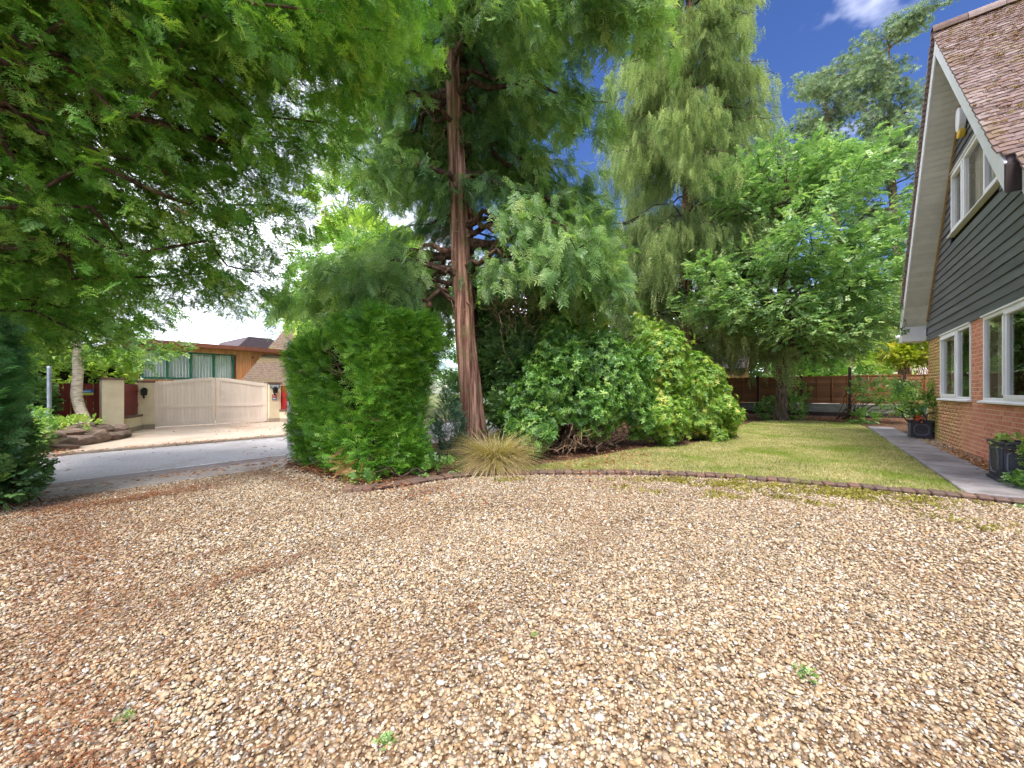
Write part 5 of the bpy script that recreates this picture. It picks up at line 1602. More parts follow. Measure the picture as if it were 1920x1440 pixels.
# ------------------------------------------------------------------ shrubs
def shrub(name, base, blobs, label, lmat, tmpl, size, cat='shrub', stems=10, group=None, shell=.5, up=.5, stem_mat='bark_dark', roll=.4, stem_r=.018):
    t = root(name, base, label, cat, group)
    Q, DD = [], []
    mb = MB()
    for (c, r, n) in blobs:
        if isinstance(lmat, str): n = int(n * 1.5)
        sub = [(np.array(c), np.array(r) * .86, .45)]
        if n > 300:                 # shoots break the outline into uneven knuckles
            for _ in range(9):
                dv = unit(rng.normal(0, 1, 3)) * np.array(r) * rng.uniform(.6, .95)
                sub.append((np.array(c) + dv, np.array(r) * rng.uniform(.2, .42), .55 / 9))
        for (cc, rr, f) in sub:
            q, d = ball(int(n * f) + 1, cc, rr, shell)
            k = q[:, 2] > .06
            q, d = q[k], d[k]
            Q.append(q); DD.append(unit(d + np.array([0, 0, up]) + rng.normal(0, .4, d.shape)))
        for _ in range(max(1, stems // len(blobs))):
            e = np.array(c) + unit(rng.normal(0, 1, 3)) * np.array(r) * .8
            e[2] = max(e[2], .15)
            mb.tube(limb_path((base[0] + rng.normal(0, .12), base[1] + rng.normal(0, .12), base[2] - .02), e, 0, .05, 7, .4), [stem_r, stem_r * .9, stem_r * .8, stem_r * .65, stem_r * .5, stem_r * .35, .004], 5)
    if stems:
        mb.build('stems', MAT[stem_mat], t, smooth=True, recalc=False)
    q, D = np.concatenate(Q), np.concatenate(DD)
    if isinstance(lmat, str): crown('leaves', q, D, rng.uniform(size[0], size[1], len(q)), SP[lmat], t, roll=roll)
    else: foliage('leaves', [stamp(tmpl, q, D, rng.uniform(size[0], size[1], len(q)), roll=roll)], lmat, t)
    return t
# rhododendrons along the lawn
rh = shrub('rhododendron', (-3.75, 7.0, .03), [((-3.75, 6.5, 1.3), (.75, .8, .85), 1250), ((-3.5, 7.3, 1.6), (.85, 1.0, 1.05), 1700), ((-4.1, 6.0, .95), (.6, .55, .65), 700), ((-3.3, 8.2, 1.4), (.75, .9, 1.15), 1300), ((-4.2, 7.4, 2.0), (.8, .8, .7), 800), ((-3.3, 6.9, .85), (.45, 1.0, .6), 700), ((-3.95, 5.75, .5), (.45, .4, .45), 420), ((-3.0, 8.6, .7), (.5, .8, .65), 600)],
           'large rhododendron with bare tangled stems at its foot beside the lawn', 'rhodo', TR, (.06, .105), stems=30, shell=.5, up=.35, stem_r=.016)
mb = MB()          # the tangle of bare low stems
for k in range(60):
    s0 = np.array([-3.75, 7.2, .1]) + rng.normal(0, 1, 3) * (.25, .5, .04)
    e0 = np.array([rng.uniform(-3.5, -2.95), rng.uniform(5.7, 8.0), rng.uniform(.05, .5)])
    mb.tube(limb_path(s0, e0, .1, rng.uniform(.05, .3), 7, .5), [.013, .012, .01, .009, .007, .005, .003], 4)
mb.build('low_stems', MAT['twig'], rh, recalc=False)
shrub('rhododendron', (-2.6, 10.1, .03), [((-2.85, 9.5, 1.75), (.85, 1.0, 1.2), 1700), ((-2.4, 10.4, 1.05), (.8, 1.0, .95), 1700), ((-2.1, 10.5, .6), (.65, .95, .6), 1300), ((-2.6, 9.0, .65), (.6, .8, .65), 1000), ((-3.2, 10.0, 2.2), (.7, .8, .85), 900)],
      'yellow tipped rhododendron mound spilling onto the lawn edge', 'rhodo2', TR, (.065, .11), stems=16, shell=.5, up=.4)
shrub('rhododendron', (-1.75, 11.6, .03), [((-1.95, 11.4, .4), (.42, .5, .4), 620), ((-2.2, 12.2, .8), (.6, .7, .7), 700)],
      'low fresh green rhododendron at the lawn corner nearest the fence', 'rhodo2', TR, (.08, .13), stems=6, shell=.5, up=.5)
shrub('holly_bush', (-5.0, 8.6, .03), [((-5.0, 8.5, 3.2), (.95, .95, 1.6), 2600), ((-4.9, 8.2, 1.9), (1.1, .9, 1.2), 1800)],
      'yellow green holly rising behind the rhododendrons', 'holly', TL5, (.17, .28), stems=14, shell=.45)
shrub('laurel_bush', (-5.1, 7.0, .03), [((-5.0, 7.1, 1.5), (.9, .8, 1.1), 1600), ((-4.75, 6.5, .7), (.6, .6, .6), 800), ((-5.6, 7.6, 1.9), (1.1, .9, 1.3), 1500)],
      'dark evergreen laurel in the shade right of the cedar trunk', 'laurel', TL5, (.18, .3), stems=14, shell=.4)
shrub('dwarf_conifer', (-5.35, 5.15, .03), [((-5.3, 5.1, .55), (.34, .34, .62), 1900)], 'small blue green dwarf conifer between hedge and cedar trunk', LEAF['juniper'], TN, (.07, .12), stems=3, shell=.6, up=.9)
shrub('ground_ivy', (-4.3, 3.9, .03), [((-4.3, 3.95, .1), (.26, .4, .13), 200), ((-4.5, 2.85, .07), (.3, .12, .1), 110)], 'glossy ivy creeping at the foot of the clipped hedge', LEAF['ivy'], TL5, (.07, .12), stems=4, shell=.3)
shrub('ivy_bush', (-6.75, 0.1, 0), [((-6.6, 0.1, .32), (.5, .2, .36), 620), ((-7.2, .2, .35), (.6, .22, .5), 520)], 'ivy and bramble sprawling under the boundary hedge at the drive mouth', LEAF['dark'], TL5, (.08, .14), stems=8, shell=.3, stem_r=.007)
shrub('hedge_ivy', (-6.98, 3.3, 0), [((-6.98, 3.3, .9), (.16, .35, .95), 620)], 'ivy climbing the road end of the clipped hedge', LEAF['dark'], TL5, (.07, .11), stems=4, shell=.3)

# ornamental grass tussock
tu = root('grass_tussock', (-3.95, 4.75, .03), 'straw coloured arching grass tussock in front of the cedar trunk', 'ornamental grass')
n = 3000; az = rng.random(n) * 6.283; el = rng.beta(2, 1.5, n) * 1.2 + .2
D = np.stack([np.cos(az) * np.cos(el), np.sin(az) * np.cos(el), np.sin(el)], 1)
P = np.array([-3.95, 4.75, .03]) + np.stack([np.cos(az), np.sin(az), np.zeros(n)], 1) * (rng.random(n) * .13)[:, None]
bl = (TB[0] * (.12, 1, 2.3), TB[1])
foliage('blades', [stamp(bl, P, D, rng.uniform(.42, .74, n), roll=.15, tint=np.clip(rng.normal(.55, .25, n) - .25 * (np.sin(el) - .7), 0, 1))], LEAF['straw'], tu)

# plants by the fence, planters and house corner
shrub('corner_shrub', (0.95, 21.6, .03), [((2.1, 20.8, 1.15), (1.0, .8, .5), 260), ((1.6, 21.2, 1.3), (.6, .6, .5), 120), ((2.6, 19.8, .8), (.6, .6, .5), 200)], 'open twiggy shrub in front of the fence near the house', LEAF['mid'], TL7, (.16, .26), stems=22, shell=.35)
shrub('fern_plant', (1.45, 19.4, .03), [((1.45, 19.4, .22), (.4, .4, .22), 150)], 'small fern clump on leaf litter before the fence', LEAF['mid'], TF, (.2, .34), stems=0)
shrub('laurel_bush', (-1.1, 19.6, .03), [((-0.75, 19.7, .55), (.5, .45, .55), 280), ((-1.5, 19.7, .45), (.45, .4, .45), 240), ((-0.6, 20.0, 1.2), (.4, .4, .4), 110)], 'leafy laurel growing round the foot of the broadleaf tree', LEAF['mid'], TL5, (.2, .3), stems=10)
shrub('potted_shrub', (2.06, 14.0, .42), [((2.0, 13.95, 1.1), (.36, .36, .42), 95), ((1.72, 13.8, .95), (.34, .34, .28), 60), ((2.1, 13.7, .75), (.2, .2, .15), 22)], 'glossy leafy shrub growing in the planter at the far house corner', LEAF['ivy'], TL7, (.16, .26), stems=12, shell=.4)
o = foliage('flower', [stamp(TR, np.array([2.0, 13.72, .56]) + rng.normal(0, .05, (16, 3)), rng.normal(0, .5, (16, 3)) + (0, -.6, .6), rng.uniform(.03, .05, 16))], MAT['flower'])
tag(o, 'orange bloom low in the planter at the far house corner', 'flower')
shrub('potted_ivy', (2.04, 7.85, .5), [((2.04, 7.8, .55), (.24, .24, .07), 230), ((2.12, 7.55, .4), (.18, .1, .2), 60)], 'green and yellow trailing ivy filling the near planter', LEAF['lime'], TL5, (.05, .09), stems=3, shell=.2)
shrub('ivy_clump', (2.1, 7.3, .06), [((2.1, 7.35, .12), (.28, .2, .16), 330), ((2.25, 6.9, .1), (.4, .25, .12), 260)], 'ivy spreading on the ground at the foot of the near planter', LEAF['mid'], TL5, (.05, .1), stems=4, shell=.2)
# creeper on the eaves
shrub('creeper', (1.86, 14.5, 2.7), [((1.8, 14.3, 3.05), (.05, .12, .4), 26)], 'few sprigs of creeper hanging at the eaves corner', LEAF['dark'], TL5, (.1, .16), stems=2, shell=.2, stem_r=.006)
#@@FAR
rng = np.random.default_rng(208)
# ------------------------------------------------------------------ back fence, shed and beyond
fence = root('fence', (0, 24.3, 0), 'brown lap panel fence with grey concrete gravel boards across the back garden', 'fence')
FY = 24.3
px_ = [-9.69, -7.86, -6.03, -4.20, -2.37, -0.54, 1.29, 3.12, 4.95, 6.78]
slatm = {}
for i, x in enumerate(px_):
    tall = abs(x - 1.29) < .01
    MB().box(x - .055, x + .055, FY - .06, FY + .06, -.03, 2.3 if tall else 1.98).build('post', MAT['dark_post'], fence, bevel=.006)
for i in range(len(px_) - 1):
    a, b = px_[i] + .056, px_[i + 1] - .056
    for k in range(3):
        MB().box(a, b, FY - .025, FY + .025, .02 + k * .2, .215 + k * .2).build('gravel_board', MAT['concrete'] if k else MAT['dark_post'], fence, bevel=.005)
    fr = MB()
    fr.box(a, b, FY - .03, FY + .03, 1.9, 1.94)
    for u in np.linspace(a + .02, b - .02, 4): fr.box(u - .018, u + .018, FY - .045, FY - .022, .635, 1.9)
    panel = fr.build('panel', MAT['fence_frame'], fence)
    w = round(b - a, 3)
    if w not in slatm:
        slatm[w] = []
        for v in range(4):
            nseg = 10; V, F = [], []
            for s in range(nseg + 1):
                xx = -w / 2 + w * s / nseg
                wz = .006 * math.sin(s * 1.3 + v * 2) + random.uniform(-.004, .004)
                V += [(xx, -.012, -.085 + wz), (xx, 0.004, .085), (xx, .012, .085), (xx, -.004, -.085 + wz)]
            for s in range(nseg):
                o4 = 4 * s
                for q in range(4): F.append((o4 + q, o4 + (q + 1) % 4, o4 + 4 + (q + 1) % 4, o4 + 4 + q))
            me = mesh_from('slat', V, F); me.materials.append(MAT['fence']); slatm[w].append(me)
    for k in range(9):
        put('slat', slatm[w][(k + i) % 4], None, panel, ((a + b) / 2, FY + random.uniform(-.002, .002), .715 + k * .138))

# shed behind the fence
shed = root('garden_shed', (-5.0, 28.8, 0), 'small timber shed with dark felt roof behind the fence', 'shed')
for k in range(17):
    MB().box(-6.6, -3.45, 27.98, 28.0 + .012, .1 + k * .15, .1 + k * .15 + .145).build('board', MAT['shed'], shed)
for k in range(17):
    MB().box(-3.44, -3.42, 28.0, 30, .1 + k * .15, .1 + k * .15 + .145).build('board', MAT['shed'], shed)
MB().prism([(27.99, 2.66), (30, 2.66), (29, 3.45)], 'x', -3.44, -3.415).build('gable', MAT['shed'], shed)
mb = MB(); mb.prism([(27.75, 2.58), (29, 3.5), (30.25, 2.58), (30.25, 2.64), (29, 3.57), (27.75, 2.64)], 'x', -6.8, -3.25)
mb.build('roof', MAT['roof_dark'], shed)
mb = MB(); mb.prism([(27.75, 2.5), (29, 3.42), (30.25, 2.5), (30.25, 2.6), (29, 3.55), (27.75, 2.6)], 'x', -3.25, -3.22)
mb.build('bargeboard', MAT['fence_frame'], shed)

# pale neighbouring house glimpsed through the leaves
nb = root('neighbour_house', (4, 46, 0), 'pale pink rendered house glimpsed beyond the fence', 'house')
MB().box(-4, 9, 46, 52, 0, 5.2).build('wall', MAT['pink_render'], nb)
MB().prism([(45.6, 5.1), (49, 8), (52.4, 5.1)], 'x', -4.3, 9.3).build('roof', MAT['roof_far'], nb)
for wx in (-1.5, 2.2, 5.8):
    w = MB().box(wx, wx + 1.2, 45.94, 45.99, 1, 2.3).build('window', MAT['white'], nb)
    MB().box(wx + .08, wx + 1.12, 45.92, 45.935, 1.08, 2.22).build('pane', MAT['glass'], w)

shrub('bamboo', (4.2, 27.5, 0), [((4.0, 27.5, 3.4), (1.6, .7, .9), 1100), ((4.8, 27.3, 4.2), (1.6, .8, 1.0), 900)], 'yellow stemmed bamboo clump over the fence by the house', LEAF['bamboo'], TL7, (.2, .34), cat='bamboo', stems=70, shell=.3, stem_mat='fence_frame', stem_r=.016)

def bush_tree(name, base, h, rad, label, lmat, n, size=(.3, .5), group=None, tmpl=TL7, low=.28, trunk_r=.16, bark='bark_grey', nb_=9):
    t = tree_root(name, base, label, group)
    b = np.array(base, float)
    pts = [tuple(b + (rng.normal(0, .1) * f, rng.normal(0, .1) * f, h * f - .03)) for f in (0, .25, .5, .75, .95)]
    put('trunk', trunk_mesh('trunk', pts, [trunk_r, trunk_r * .8, trunk_r * .6, trunk_r * .35, .02], 12, .05, .3), MAT[bark], t)
    Q, DD, paths, rads = [], [], [], []
    for k in range(nb_ * 3):
        f = rng.uniform(low, 1.0); rr = rad * (1 - abs(f - .55) * 1.15) * rng.random() ** .5
        az = rng.random() * 6.283
        c = b + np.array([math.cos(az) * rr, math.sin(az) * rr, h * f])
        sz_ = rad * rng.uniform(.26, .42)
        m = max(6, int(n / (nb_ * 3)))
        q, d = ball(m, c, (sz_, sz_, sz_ * .7), .45)
        Q.append(q); DD.append(unit(d + (0, 0, .25)))
        a = at_height(np.array(pts), h * max(.15, f - .25))
        paths.append(limb_path(a, c, 0, .05, 6, .3)); rads.append(trunk_r * .3)
    put('branches', limbs_mesh('branches', paths, rads), MAT[bark], t)
    q, D = np.concatenate(Q), np.concatenate(DD)
    foliage('crown', [stamp(tmpl, q, D, rng.uniform(size[0], size[1], len(q)), roll=.4)], lmat, t)
    return t
# beyond the back fence
bush_tree('garden_tree', (-0.3, 29, 0), 6.0, 2.6, 'mid green garden tree over the fence behind the broadleaf trunk', LEAF['mid'], 2600, group='trees beyond the back fence')
bush_tree('garden_tree', (7.6, 29, 0), 7.5, 3.2, 'bright green garden tree over the fence behind the house corner', LEAF['lime'], 2600, group='trees beyond the back fence')
bush_tree('garden_tree', (2.0, 37, 0), 8.5, 3.4, 'lime green tree far beyond the fence between the two pines', LEAF['lime'], 2400, (.35, .6), group='trees beyond the back fence')
bush_tree('garden_tree', (-7.8, 27, 0), 7.5, 2.8, 'dark tree beyond the fence behind the weeping cypress', LEAF['dark'], 2400, (.3, .5), group='trees beyond the back fence')
bush_tree('garden_tree', (-4.5, 34, 0), 8, 3.2, 'tall leafy tree behind the shed roof', LEAF['mid'], 2200, (.35, .6), group='trees beyond the back fence')
# across the road, behind the cedar
bush_tree('roadside_tree', (-13.9, 8.4, 0), 6.6, 2.5, 'light green roadside tree overhanging the right gate pier', LEAF['mid'], 4200, (.16, .27), group='trees across the road', low=.4)
bush_tree('roadside_tree', (-18.8, 11.6, 0), 10.8, 4.0, 'broad tall tree across the road seen left of the cedar trunk', LEAF['lime'], 5200, (.3, .5), group='trees across the road')
bush_tree('roadside_tree', (-15.5, 17.5, 0), 8.0, 3.0, 'leafy tree across the road seen behind the cedar trunk', LEAF['mid'], 2800, (.28, .46), group='trees across the road')
bush_tree('roadside_tree', (-13, 23, 0), 8.0, 3.2, 'yellowish tree across the road behind the holly', LEAF['lime'], 2600, (.3, .5), group='trees across the road')
bush_tree('roadside_tree', (-10, 30, 0), 7.5, 3.2, 'farther dark tree between the cedar and the weeping cypress', LEAF['dark'], 2400, (.35, .55), group='trees across the road')
bush_tree('roadside_tree', (-33, 0.5, 0), 8.5, 3.6, 'pale green tree behind the orange timber building', LEAF['lime'], 2600, (.35, .6), group='trees across the road')
bush_tree('roadside_tree', (-24, -4.5, 0), 8.5, 3.6, 'dense tree behind the birch across the road', LEAF['mid'], 3000, (.3, .5), group='trees across the road')
# shrubs along the far side so the verge does not end bare
shrub('roadside_bush', (-12.6, 16.5, 0), [((-12.8, 14, 1.1), (1.0, 2.2, 1.2), 900), ((-12.8, 18, 1.3), (1.0, 2.4, 1.4), 900)], 'roadside bushes across the road glimpsed past the cedar trunk', LEAF['dark'], TL7, (.25, .4), stems=8)
shrub('roadside_bush', (-8.6, 26.5, 0), [((-7.4, 26.3, 1.2), (1.6, .9, 1.3), 900), ((-7.2, 21, 1.3), (.9, 2.4, 1.4), 1100), ((-7.0, 15, 1.3), (.8, 2.6, 1.5), 1300), ((-7.0, 10, 1.1), (.7, 2.0, 1.3), 1000)], 'dark boundary shrubs behind the holly and cypress', LEAF['dark'], TL7, (.22, .36), stems=10)

# ------------------------------------------------------------------ across the road
gate = root('gate', (-17, 4.9, 0), 'pale timber double gate with arched top rail across the road', 'gate')
GX = -17.0
def gate_top(y):
    t = abs(y - 4.9) / 1.67
    return 1.52 + .17 * (0.5 + .5 * math.cos(min(1, t) * math.pi))
for (a, b) in ((3.24, 4.885), (4.915, 6.56)):
    leaf = MB()
    leaf.box(GX - .03, GX + .03, a, a + .11, .05, gate_top(a + .055)); leaf.box(GX - .03, GX + .03, b - .11, b, .05, gate_top(b - .055))
    leaf.box(GX - .028, GX + .028, a + .11, b - .11, .06, .2); leaf.box(GX - .028, GX + .028, a + .11, b - .11, .66, .76)
    ys = np.linspace(a + .11, b - .11, 14)
    leaf.prism([(y, gate_top(y) + .01) for y in ys] + [(y, gate_top(y) - .11) for y in ys[::-1]], 'x', GX - .028, GX + .028)
    gl = leaf.build('gate_leaf', MAT['gate'], gate)
    nb2 = 15; w = (b - a - .22) / nb2
    for k in range(nb2):
        y0 = a + .11 + k * w
        MB().box(GX - .012, GX + .012, y0 + .0012, y0 + w - .0012, .19, gate_top(y0 + w / 2) - .09).build('board', MAT['gate'], gl)
# piers and wing walls
def pier(y0, y1, x0, x1, h, label, name='gate_pier'):
    p = root(name, ((x0 + x1) / 2, (y0 + y1) / 2, 0), label, 'gate pier', 'cream piers beside the gate')
    MB().box(x0, x1, y0, y1, .15, h).build('shaft', MAT['cream'], p, bevel=.01)
    MB().box(x0 - .02, x1 + .02, y0 - .02, y1 + .02, 0, .15).build('brick_base', MAT['kerb'], p, bevel=.006)
    n = max(2, int(round((y1 - y0) / .11))); w = (y1 - y0 + .06) / n
    for k in range(n):
        MB().box(x0 - .03, x1 + .03, y0 - .03 + k * w + .003, y0 - .03 + (k + 1) * w - .003, h, h + .065).build('coping_brick', MAT['edging'], p)
    return p
pier(2.84, 3.21, -17.2, -16.85, 1.48, 'cream pier carrying a black lantern left of the gate')
pier(6.59, 7.02, -17.2, -16.85, 1.5, 'cream pier with small signs right of the gate')
pier(1.86, 2.30, -15.8, -15.38, 1.52, 'wide cream end pier beside the dark red fence')
pier(7.75, 8.15, -15.8, -15.38, 1.52, 'cream end pier half hidden behind the clipped hedge')
def wing(p0, p1, mat, label):
    w = root('wing_wall', (p0[0], p0[1], 0), label, 'wall')
    v = np.array([p1[0] - p0[0], p1[1] - p0[1], 0]); Lw = np.linalg.norm(v); v /= Lw; nrm = np.array([-v[1], v[0], 0])
    def slab(name, s0, s1, t, z0, z1, m, par):
        V = []
        for z in (z0, z1):
            for s, k in ((s0, -t), (s1, -t), (s1, t), (s0, t)):
                V.append(np.array([p0[0], p0[1], z]) + v * s + nrm * k)
        return MB().add(V, [(0, 1, 2, 3), (4, 7, 6, 5), (0, 4, 5, 1), (1, 5, 6, 2), (2, 6, 7, 3), (3, 7, 4, 0)]).build(name, m, par)
    slab('low_wall', .0, Lw, .1, 0.0, .42, MAT['cream'], w)
    slab('brick_base', -.01, Lw, .13, 0.0, .14, MAT['kerb'], w)
    slab('coping', -.0, Lw, .13, .42, .48, MAT['edging'], w)
    n = int(Lw / .1)
    for k in range(n):
        s0 = .03 + k * (Lw - .06) / n
        slab('slat', s0 + .004, s0 + (Lw - .06) / n - .004, .015, .49, 1.42, mat, w)
    slab('rail', 0, Lw, .02, .75, .82, mat, w); slab('rail', 0, Lw, .02, 1.2, 1.27, mat, w)
wing((-15.78, 2.32), (-16.9, 2.83), MAT['red_wood'], 'angled cream wing wall with dark red slats left of the gate')
wing((-16.95, 7.04), (-15.78, 7.73), MAT['red_bright'], 'angled cream wing wall with bright red slats right of the gate')

def lantern(x, y, z, label):
    l = root('wall_lantern', (x, y, z), label, 'lantern')
    MB().prism([(y - .06, z), (y + .06, z), (y + .075, z + .16), (y - .075, z + .16)], 'x', x - .07, x + .05).build('glass_case', MAT['black'], l, bevel=.005)
    MB().prism([(y - .09, z + .161), (y + .09, z + .161), (y + .02, z + .24), (y - .02, z + .24)], 'x', x - .09, x + .07).build('cap', MAT['black'], l)
    MB().box(x - .09, x - .05, y - .02, y + .02, z - .09, z - .001).build('bracket', MAT['black'], l)
lantern(-16.76, 2.96, 1.08, 'small black lantern on the pier left of the gate')
lantern(-16.76, 6.78, 1.14, 'small black lantern between the signs on the right pier')
def plate(name, x, y0, y1, z0, z1, mats, label, marks):
    """flat sign facing the road: stacked colour bands and rows of lettering marks"""
    s = root(name, (x, (y0 + y1) / 2, z0), label, 'sign')
    zz = z0
    for m, f in mats:
        MB().box(x, x + .012, y0, y1, zz, zz + (z1 - z0) * f - .0005).build('face', MAT[m], s); zz += (z1 - z0) * f
    for (u0, u1, v, hgt, m) in marks:
        u = u0
        while u < u1:
            w = random.uniform(.03, .07)
            MB().box(x + .0125, x + .0155, y0 + (y1 - y0) * u, y0 + (y1 - y0) * min(u + w, u1), z0 + (z1 - z0) * v, z0 + (z1 - z0) * (v + hgt)).build('lettering', MAT[m], s)
            u += w + .025
plate('name_sign', -16.845, 6.62, 6.98, 1.33, 1.47, [('sign_grey', 1.0)], 'grey name plate at the top of the right gate pier', [(.1, .9, .55, .25, 'sign_white'), (.2, .8, .2, .2, 'sign_white')])
plate('notice_sign', -16.845, 6.69, 6.86, .86, 1.08, [('sign_grey', .5), ('sign_red', .5)], 'small red and grey notice low on the right gate pier', [(.15, .85, .68, .14, 'sign_white'), (.15, .85, .2, .12, 'sign_white')])

# dark red fence and its plaque
rf = root('red_fence', (-15.9, 0.3, 0), 'dark red close boarded fence beside the birch', 'fence')
y = -3.0
while y < 1.84:
    MB().box(-15.93 + random.uniform(-.004, .004), -15.905, y + .004, y + .136, .05, 1.42).build('board', MAT['red_wood'], rf)
    y += .14
MB().box(-15.98, -15.935, -3, 1.84, .35, .43).build('rail', MAT['red_wood'], rf)
MB().box(-15.98, -15.935, -3, 1.84, 1.1, 1.18).build('rail', MAT['red_wood'], rf)
plate('plaque', -15.9, 1.50, 1.76, 1.10, 1.25, [('sign_lime', .45), ('sign_blue', .55)], 'small blue and lime plaque on the dark red fence', [(.2, .8, .62, .16, 'sign_white'), (.12, .3, .1, .25, 'sign_white')])

# birch at the verge
base = (-15.0, 1.56, 0)
bt = tree_root('birch_tree', base, 'pale crooked birch leaning above the rockery across the road')
def far_pt(p, k): return tuple(np.array(p) * k + np.array([0, 0, 1.2 * (1 - k)]))
bp = [(-15.0, 1.58, -.03), (-15.03, 1.53, .4), (-15.2, 1.43, .8), (-15.26, 1.38, 1.1), (-15.24, 1.41, 1.7), (-15.26, 1.4, 2.3), (-15.3, 1.3, 3.2), (-15.3, 1.2, 4.6), (-15.3, 1.1, 6)]
put('trunk', trunk_mesh('trunk', bp, [.13, .12, .115, .11, .105, .1, .08, .05, .02], 18, .03, .25), MAT['bark_birch'], bt)
paths, rads, Q, DD = [], [], [], []
for k in range(46):
    h = rng.uniform(2.0, 5.8); az = rng.random() * 6.283; Ls = rng.uniform(1.0, 2.6)
    a = at_height(np.array(bp), h)
    p = limb_path(a, a + (math.cos(az) * Ls, math.sin(az) * Ls, .1 * Ls), .3, .1, 7, .3); paths.append(p); rads.append(.02)
    q, D = limb_sprays(p, 70, .7, .2, .35, .4, .4); Q.append(q); DD.append(D)
put('branches', limbs_mesh('branches', paths, rads), MAT['bark_grey'], bt)
q, D = np.concatenate(Q), np.concatenate(DD)
foliage('crown', [stamp(TL7, q, D, rng.uniform(.13, .22, len(q)))], LEAF['mid'], bt)

# rockery: each stone its own piece
rk = root('rockery', (-13.3, 1.2, 0), 'low rockery of brown stones under the birch at the road edge', 'rockery')
rk_spots = [(-12.5, .85, .1, .34, .2, .13), (-12.95, 1.1, .1, .4, .22, .14), (-13.35, 1.45, .1, .36, .24, .15), (-13.8, 1.75, .1, .34, .2, .13), (-14.2, 2.0, .08, .26, .2, .11), (-13.1, .95, .28, .42, .2, .08), (-13.55, 1.35, .28, .3, .2, .1),
            (-14.0, 1.65, .26, .34, .2, .1), (-12.7, .8, .25, .24, .18, .09), (-14.5, 2.0, .2, .25, .2, .12), (-12.25, .95, .05, .3, .15, .07), (-13.8, 1.3, .35, .28, .2, .1)]
for (x, y, z, a, b, c) in rk_spots:
    bm = bmesh.new(); bmesh.ops.create_icosphere(bm, subdivisions=2, radius=1)
    ph = rng.random(3) * 6
    for v in bm.verts:
        k = 1 + .22 * math.sin(v.co.x * 2.7 + ph[0]) * math.cos(v.co.y * 3.1 + ph[1]) + .1 * math.sin(v.co.z * 6 + ph[2])
        v.co = Vector((math.copysign(abs(v.co.x) ** .75, v.co.x) * b * k, math.copysign(abs(v.co.y) ** .75, v.co.y) * a * k, math.copysign(abs(v.co.z) ** .7, v.co.z) * c * k))
    me = bpy.data.meshes.new('stone'); bm.to_mesh(me); bm.free(); me.materials.append(MAT['rock'])
    put('stone', me, None, rk, (x, y, z), (rng.normal(0, .1), rng.normal(0, .1), 0.5 + rng.normal(0, .3)))
shrub('ground_cover', (-14.0, 1.0, .2), [((-13.6, .95, .42), (.5, .5, .14), 240), ((-14.3, 1.3, .4), (.5, .5, .14), 200), ((-13.0, .6, .4), (.4, .4, .12), 120)], 'bright green low plants on top of the rockery', LEAF['lime'], TL5, (.1, .17), stems=0)
shrub('verge_bush', (-15.3, .55, 0), [((-15.3, .55, .8), (.4, .5, .8), 800), ((-15.5, 0.1, 1.3), (.5, .5, .8), 600)], 'dark leafy bush behind the grey post across the road', LEAF['dark'], TL5, (.14, .22), stems=6)
shrub('verge_ivy', (-11.9, .3, 0), [((-12.0, .3, .25), (.5, .4, .3), 360), ((-12.3, .5, .5), (.5, .3, .4), 300)], 'trailing green leaves at the road side end of the rockery', LEAF['mid'], TL5, (.1, .17), stems=4)
box_hedge('garden_hedge', -22.5, -19.5, -8, 3.2, 2.45, 2600, 'light green garden hedge behind the dark red fence', LEAF['lime'], [('+x', 4), ('top', 3), ('+y', 1)], TL7, (.25, .4))

# posts
po = root('post', (-13.6, .82, 0), 'slim grey galvanised post among leaves across the road', 'post')
V, F = tube_vf([(-13.6, .82, 0), (-13.6, .82, .9), (-13.6, .82, 1.72)], .036, 14); put('pole', mesh_from('pole', V, F, True), MAT['metal'], po)
V, F = tube_vf([(-13.6, .82, 1.72), (-13.6, .82, 1.76), (-13.6, .82, 1.765)], [.039, .036, .001], 14); put('cap', mesh_from('cap', V, F, True), MAT['metal'], po)
p2 = root('sign_post', (-7.33, 3.2, 0), 'white painted post at the road end of the clipped hedge', 'post')
V, F = tube_vf([(-7.33, 3.2, 0), (-7.33, 3.2, 1), (-7.33, 3.2, 2.06)], .045, 14); put('pole', mesh_from('pole', V, F, True), MAT['white'], p2)
V, F = tube_vf([(-7.33, 3.2, 2.06), (-7.33, 3.2, 2.09), (-7.33, 3.2, 2.1)], [.05, .045, .001], 14); put('cap', mesh_from('cap', V, F, True), MAT['white'], p2)

# orange timber building with a long window
ob = root('timber_building', (-25, 6.5, 0), 'orange timber clad flat roofed building with long curtained window behind the gate', 'building')
BX = -25.0
wy0, wy1, wz0, wz1 = 4.31, 8.02, 1.80, 3.17
mb = MB()
mb.box(BX - 5, BX - .03, 3.67, 4.3, 0, 3.5); mb.box(BX - 5, BX - .03, 8.03, 11.5, 0, 3.5); mb.box(BX - 5, BX - .03, 4.3, 8.03, 0, 1.78); mb.box(BX - 5, BX - .03, 4.3, 8.03, 3.19, 3.5)
mb.build('wall', MAT['trim_brown'], ob)
y = 3.67
while y < 11.4:
    inw = y + .13 > wy0 and y < wy1
    segs = [(0, wz0 - .02), (wz1 + .02, 3.48)] if inw else [(0, 3.48)]
    for (a, b) in segs:
        MB().box(BX - .03, BX + random.uniform(-.004, .004), y + .004, y + .136, a, b).build('board', MAT['timber_orange'], ob)
    y += .14
rf_ = MB().box(BX - 5.2, BX + .25, 3.5, 11.7, 3.50, 3.60).build('roof', MAT['trim_brown'], ob)
MB().box(BX + .251, BX + .29, 3.46, 11.7, 3.43, 3.64).build('fascia', MAT['trim_brown'], rf_)
fr = MB(); fw = .06
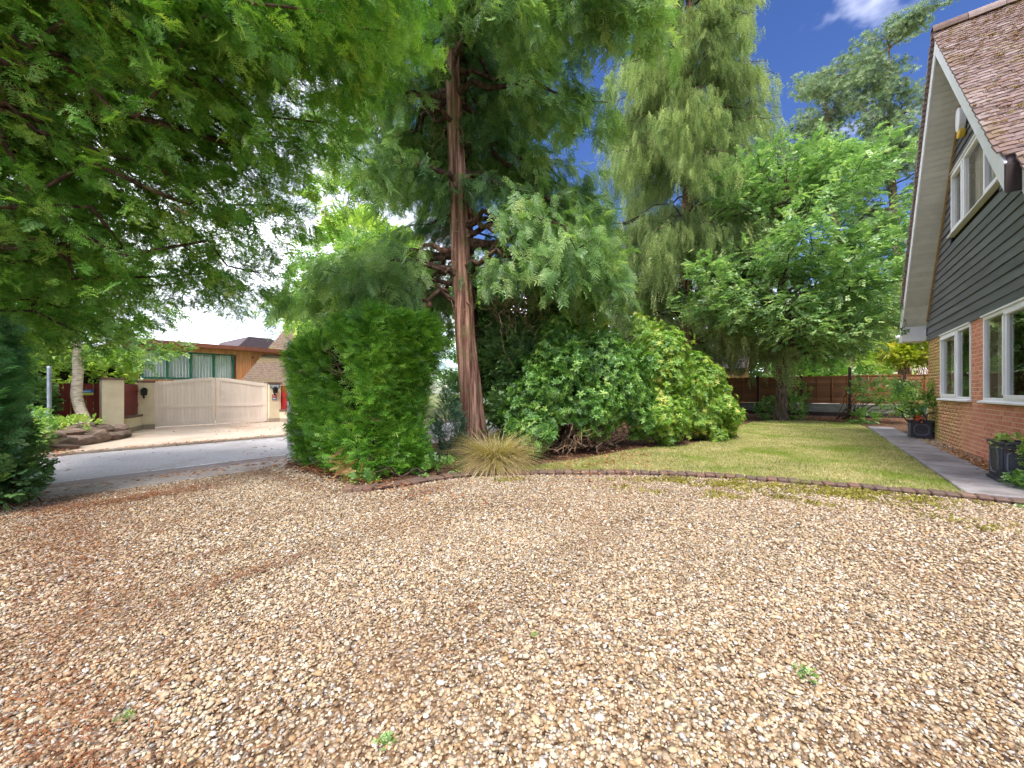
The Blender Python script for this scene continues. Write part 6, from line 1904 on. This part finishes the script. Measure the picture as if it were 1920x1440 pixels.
fr.box(BX - .01, BX + .03, wy0, wy1, wz0, wz0 + .09); fr.box(BX - .01, BX + .03, wy0, wy1, wz1 - fw, wz1)
for yv in (wy0 + fw / 2, 5.24, 6.15, 7.11, wy1 - fw / 2): fr.box(BX - .008, BX + .028, yv - .05, yv + .05, wz0 + .09, wz1 - fw)
win = fr.build('window', MAT['green_frame'], ob)
ys = [wy0 + .09, 5.24, 6.15, 7.11, wy1 - .09]
for i in range(4):
    a, b = ys[i] + .05, ys[i + 1] - .05
    MB().box(BX - .002, BX + .004, a, b, wz0 + .09, wz1 - fw).build('pane', MAT['glass'], win)
    n = 44; V = []
    for k in range(n + 1):
        yy = a - .04 + (b - a + .08) * k / n; xx = BX - .12 + .035 * math.sin(k * 1.05) + .012 * math.sin(k * 2.3 + i)
        V += [(xx, yy, wz0 - .02), (xx, yy, wz1 + .02)]
    put('curtain', mesh_from('curtain', V, [(2 * k, 2 * k + 2, 2 * k + 3, 2 * k + 1) for k in range(n)], True), MAT['curtain'], win)
V, F = tube_vf([(BX + .05, 3.62, 0), (BX + .05, 3.62, 3.4)], .04, 8); put('downpipe', mesh_from('downpipe', V, F, True), MAT['white'], ob)
V, F = tube_vf([(BX + .05, 8.9, 3.1), (BX + .12, 8.9, 3.1), (BX + .12, 8.9, 3.02)], [.03, .05, .06], 8); put('wall_lamp', mesh_from('wall_lamp', V, F, True), MAT['black'], ob)

# tiled roof slope running down beside it, and the dark roof behind
tr = root('tiled_house', (-24.5, 11, 0), 'low brown tiled roof of the house beside the orange building', 'house')
a_, b_, c_, d_ = (-23.4, 7.45, 1.15), (-26.5, 11.46, 5.38), (-26.5, 20, 5.38), (-23.4, 20, 1.15)
th = np.array([-.05, 0, -.12])
V = [np.array(p) for p in (a_, b_, c_, d_)]; V += [v + th for v in V]
MB().add(V, [(0, 1, 2, 3), (7, 6, 5, 4), (0, 4, 5, 1), (1, 5, 6, 2), (2, 6, 7, 3), (3, 7, 4, 0)]).build('roof_slope', MAT['roof_far'], tr)
mb = MB()                       # tile courses
for k in range(40):
    f = k / 40; p = np.array(a_) * (1 - f) + np.array(b_) * f; e = np.array(d_) * (1 - f) + np.array(c_) * f
    nrm = np.array([.8, 0, .6])
    up = (np.array(c_) - np.array(d_)); up = up / np.linalg.norm(up) * .13
    V = [p + nrm * .018, e + nrm * .018, e + up + nrm * .008, p + up * 1.0 + nrm * .008, p, e]
    mb.add(V, [(0, 1, 2, 3), (4, 5, 1, 0)])
o = mb.build('tile_courses', MAT['roof_far'], tr); o['kind'] = 'stuff'
MB().box(-27, -23.9, 8.6, 20, 0, 1.3).build('wall', MAT['cream'], tr)
dk = root('dark_roof_house', (-36, 12.5, 0), 'dark roof tip of a house farther behind the orange building', 'house')
MB().box(-40, -34.2, 9.5, 16, 0, 4.2).build('wall', MAT['cream'], dk)
MB().prism([(10.8, 4.1), (11.9, 5.35), (13.4, 5.35), (16.3, 4.1)], 'x', -40, -34).build('roof', MAT['roof_dark'], dk)
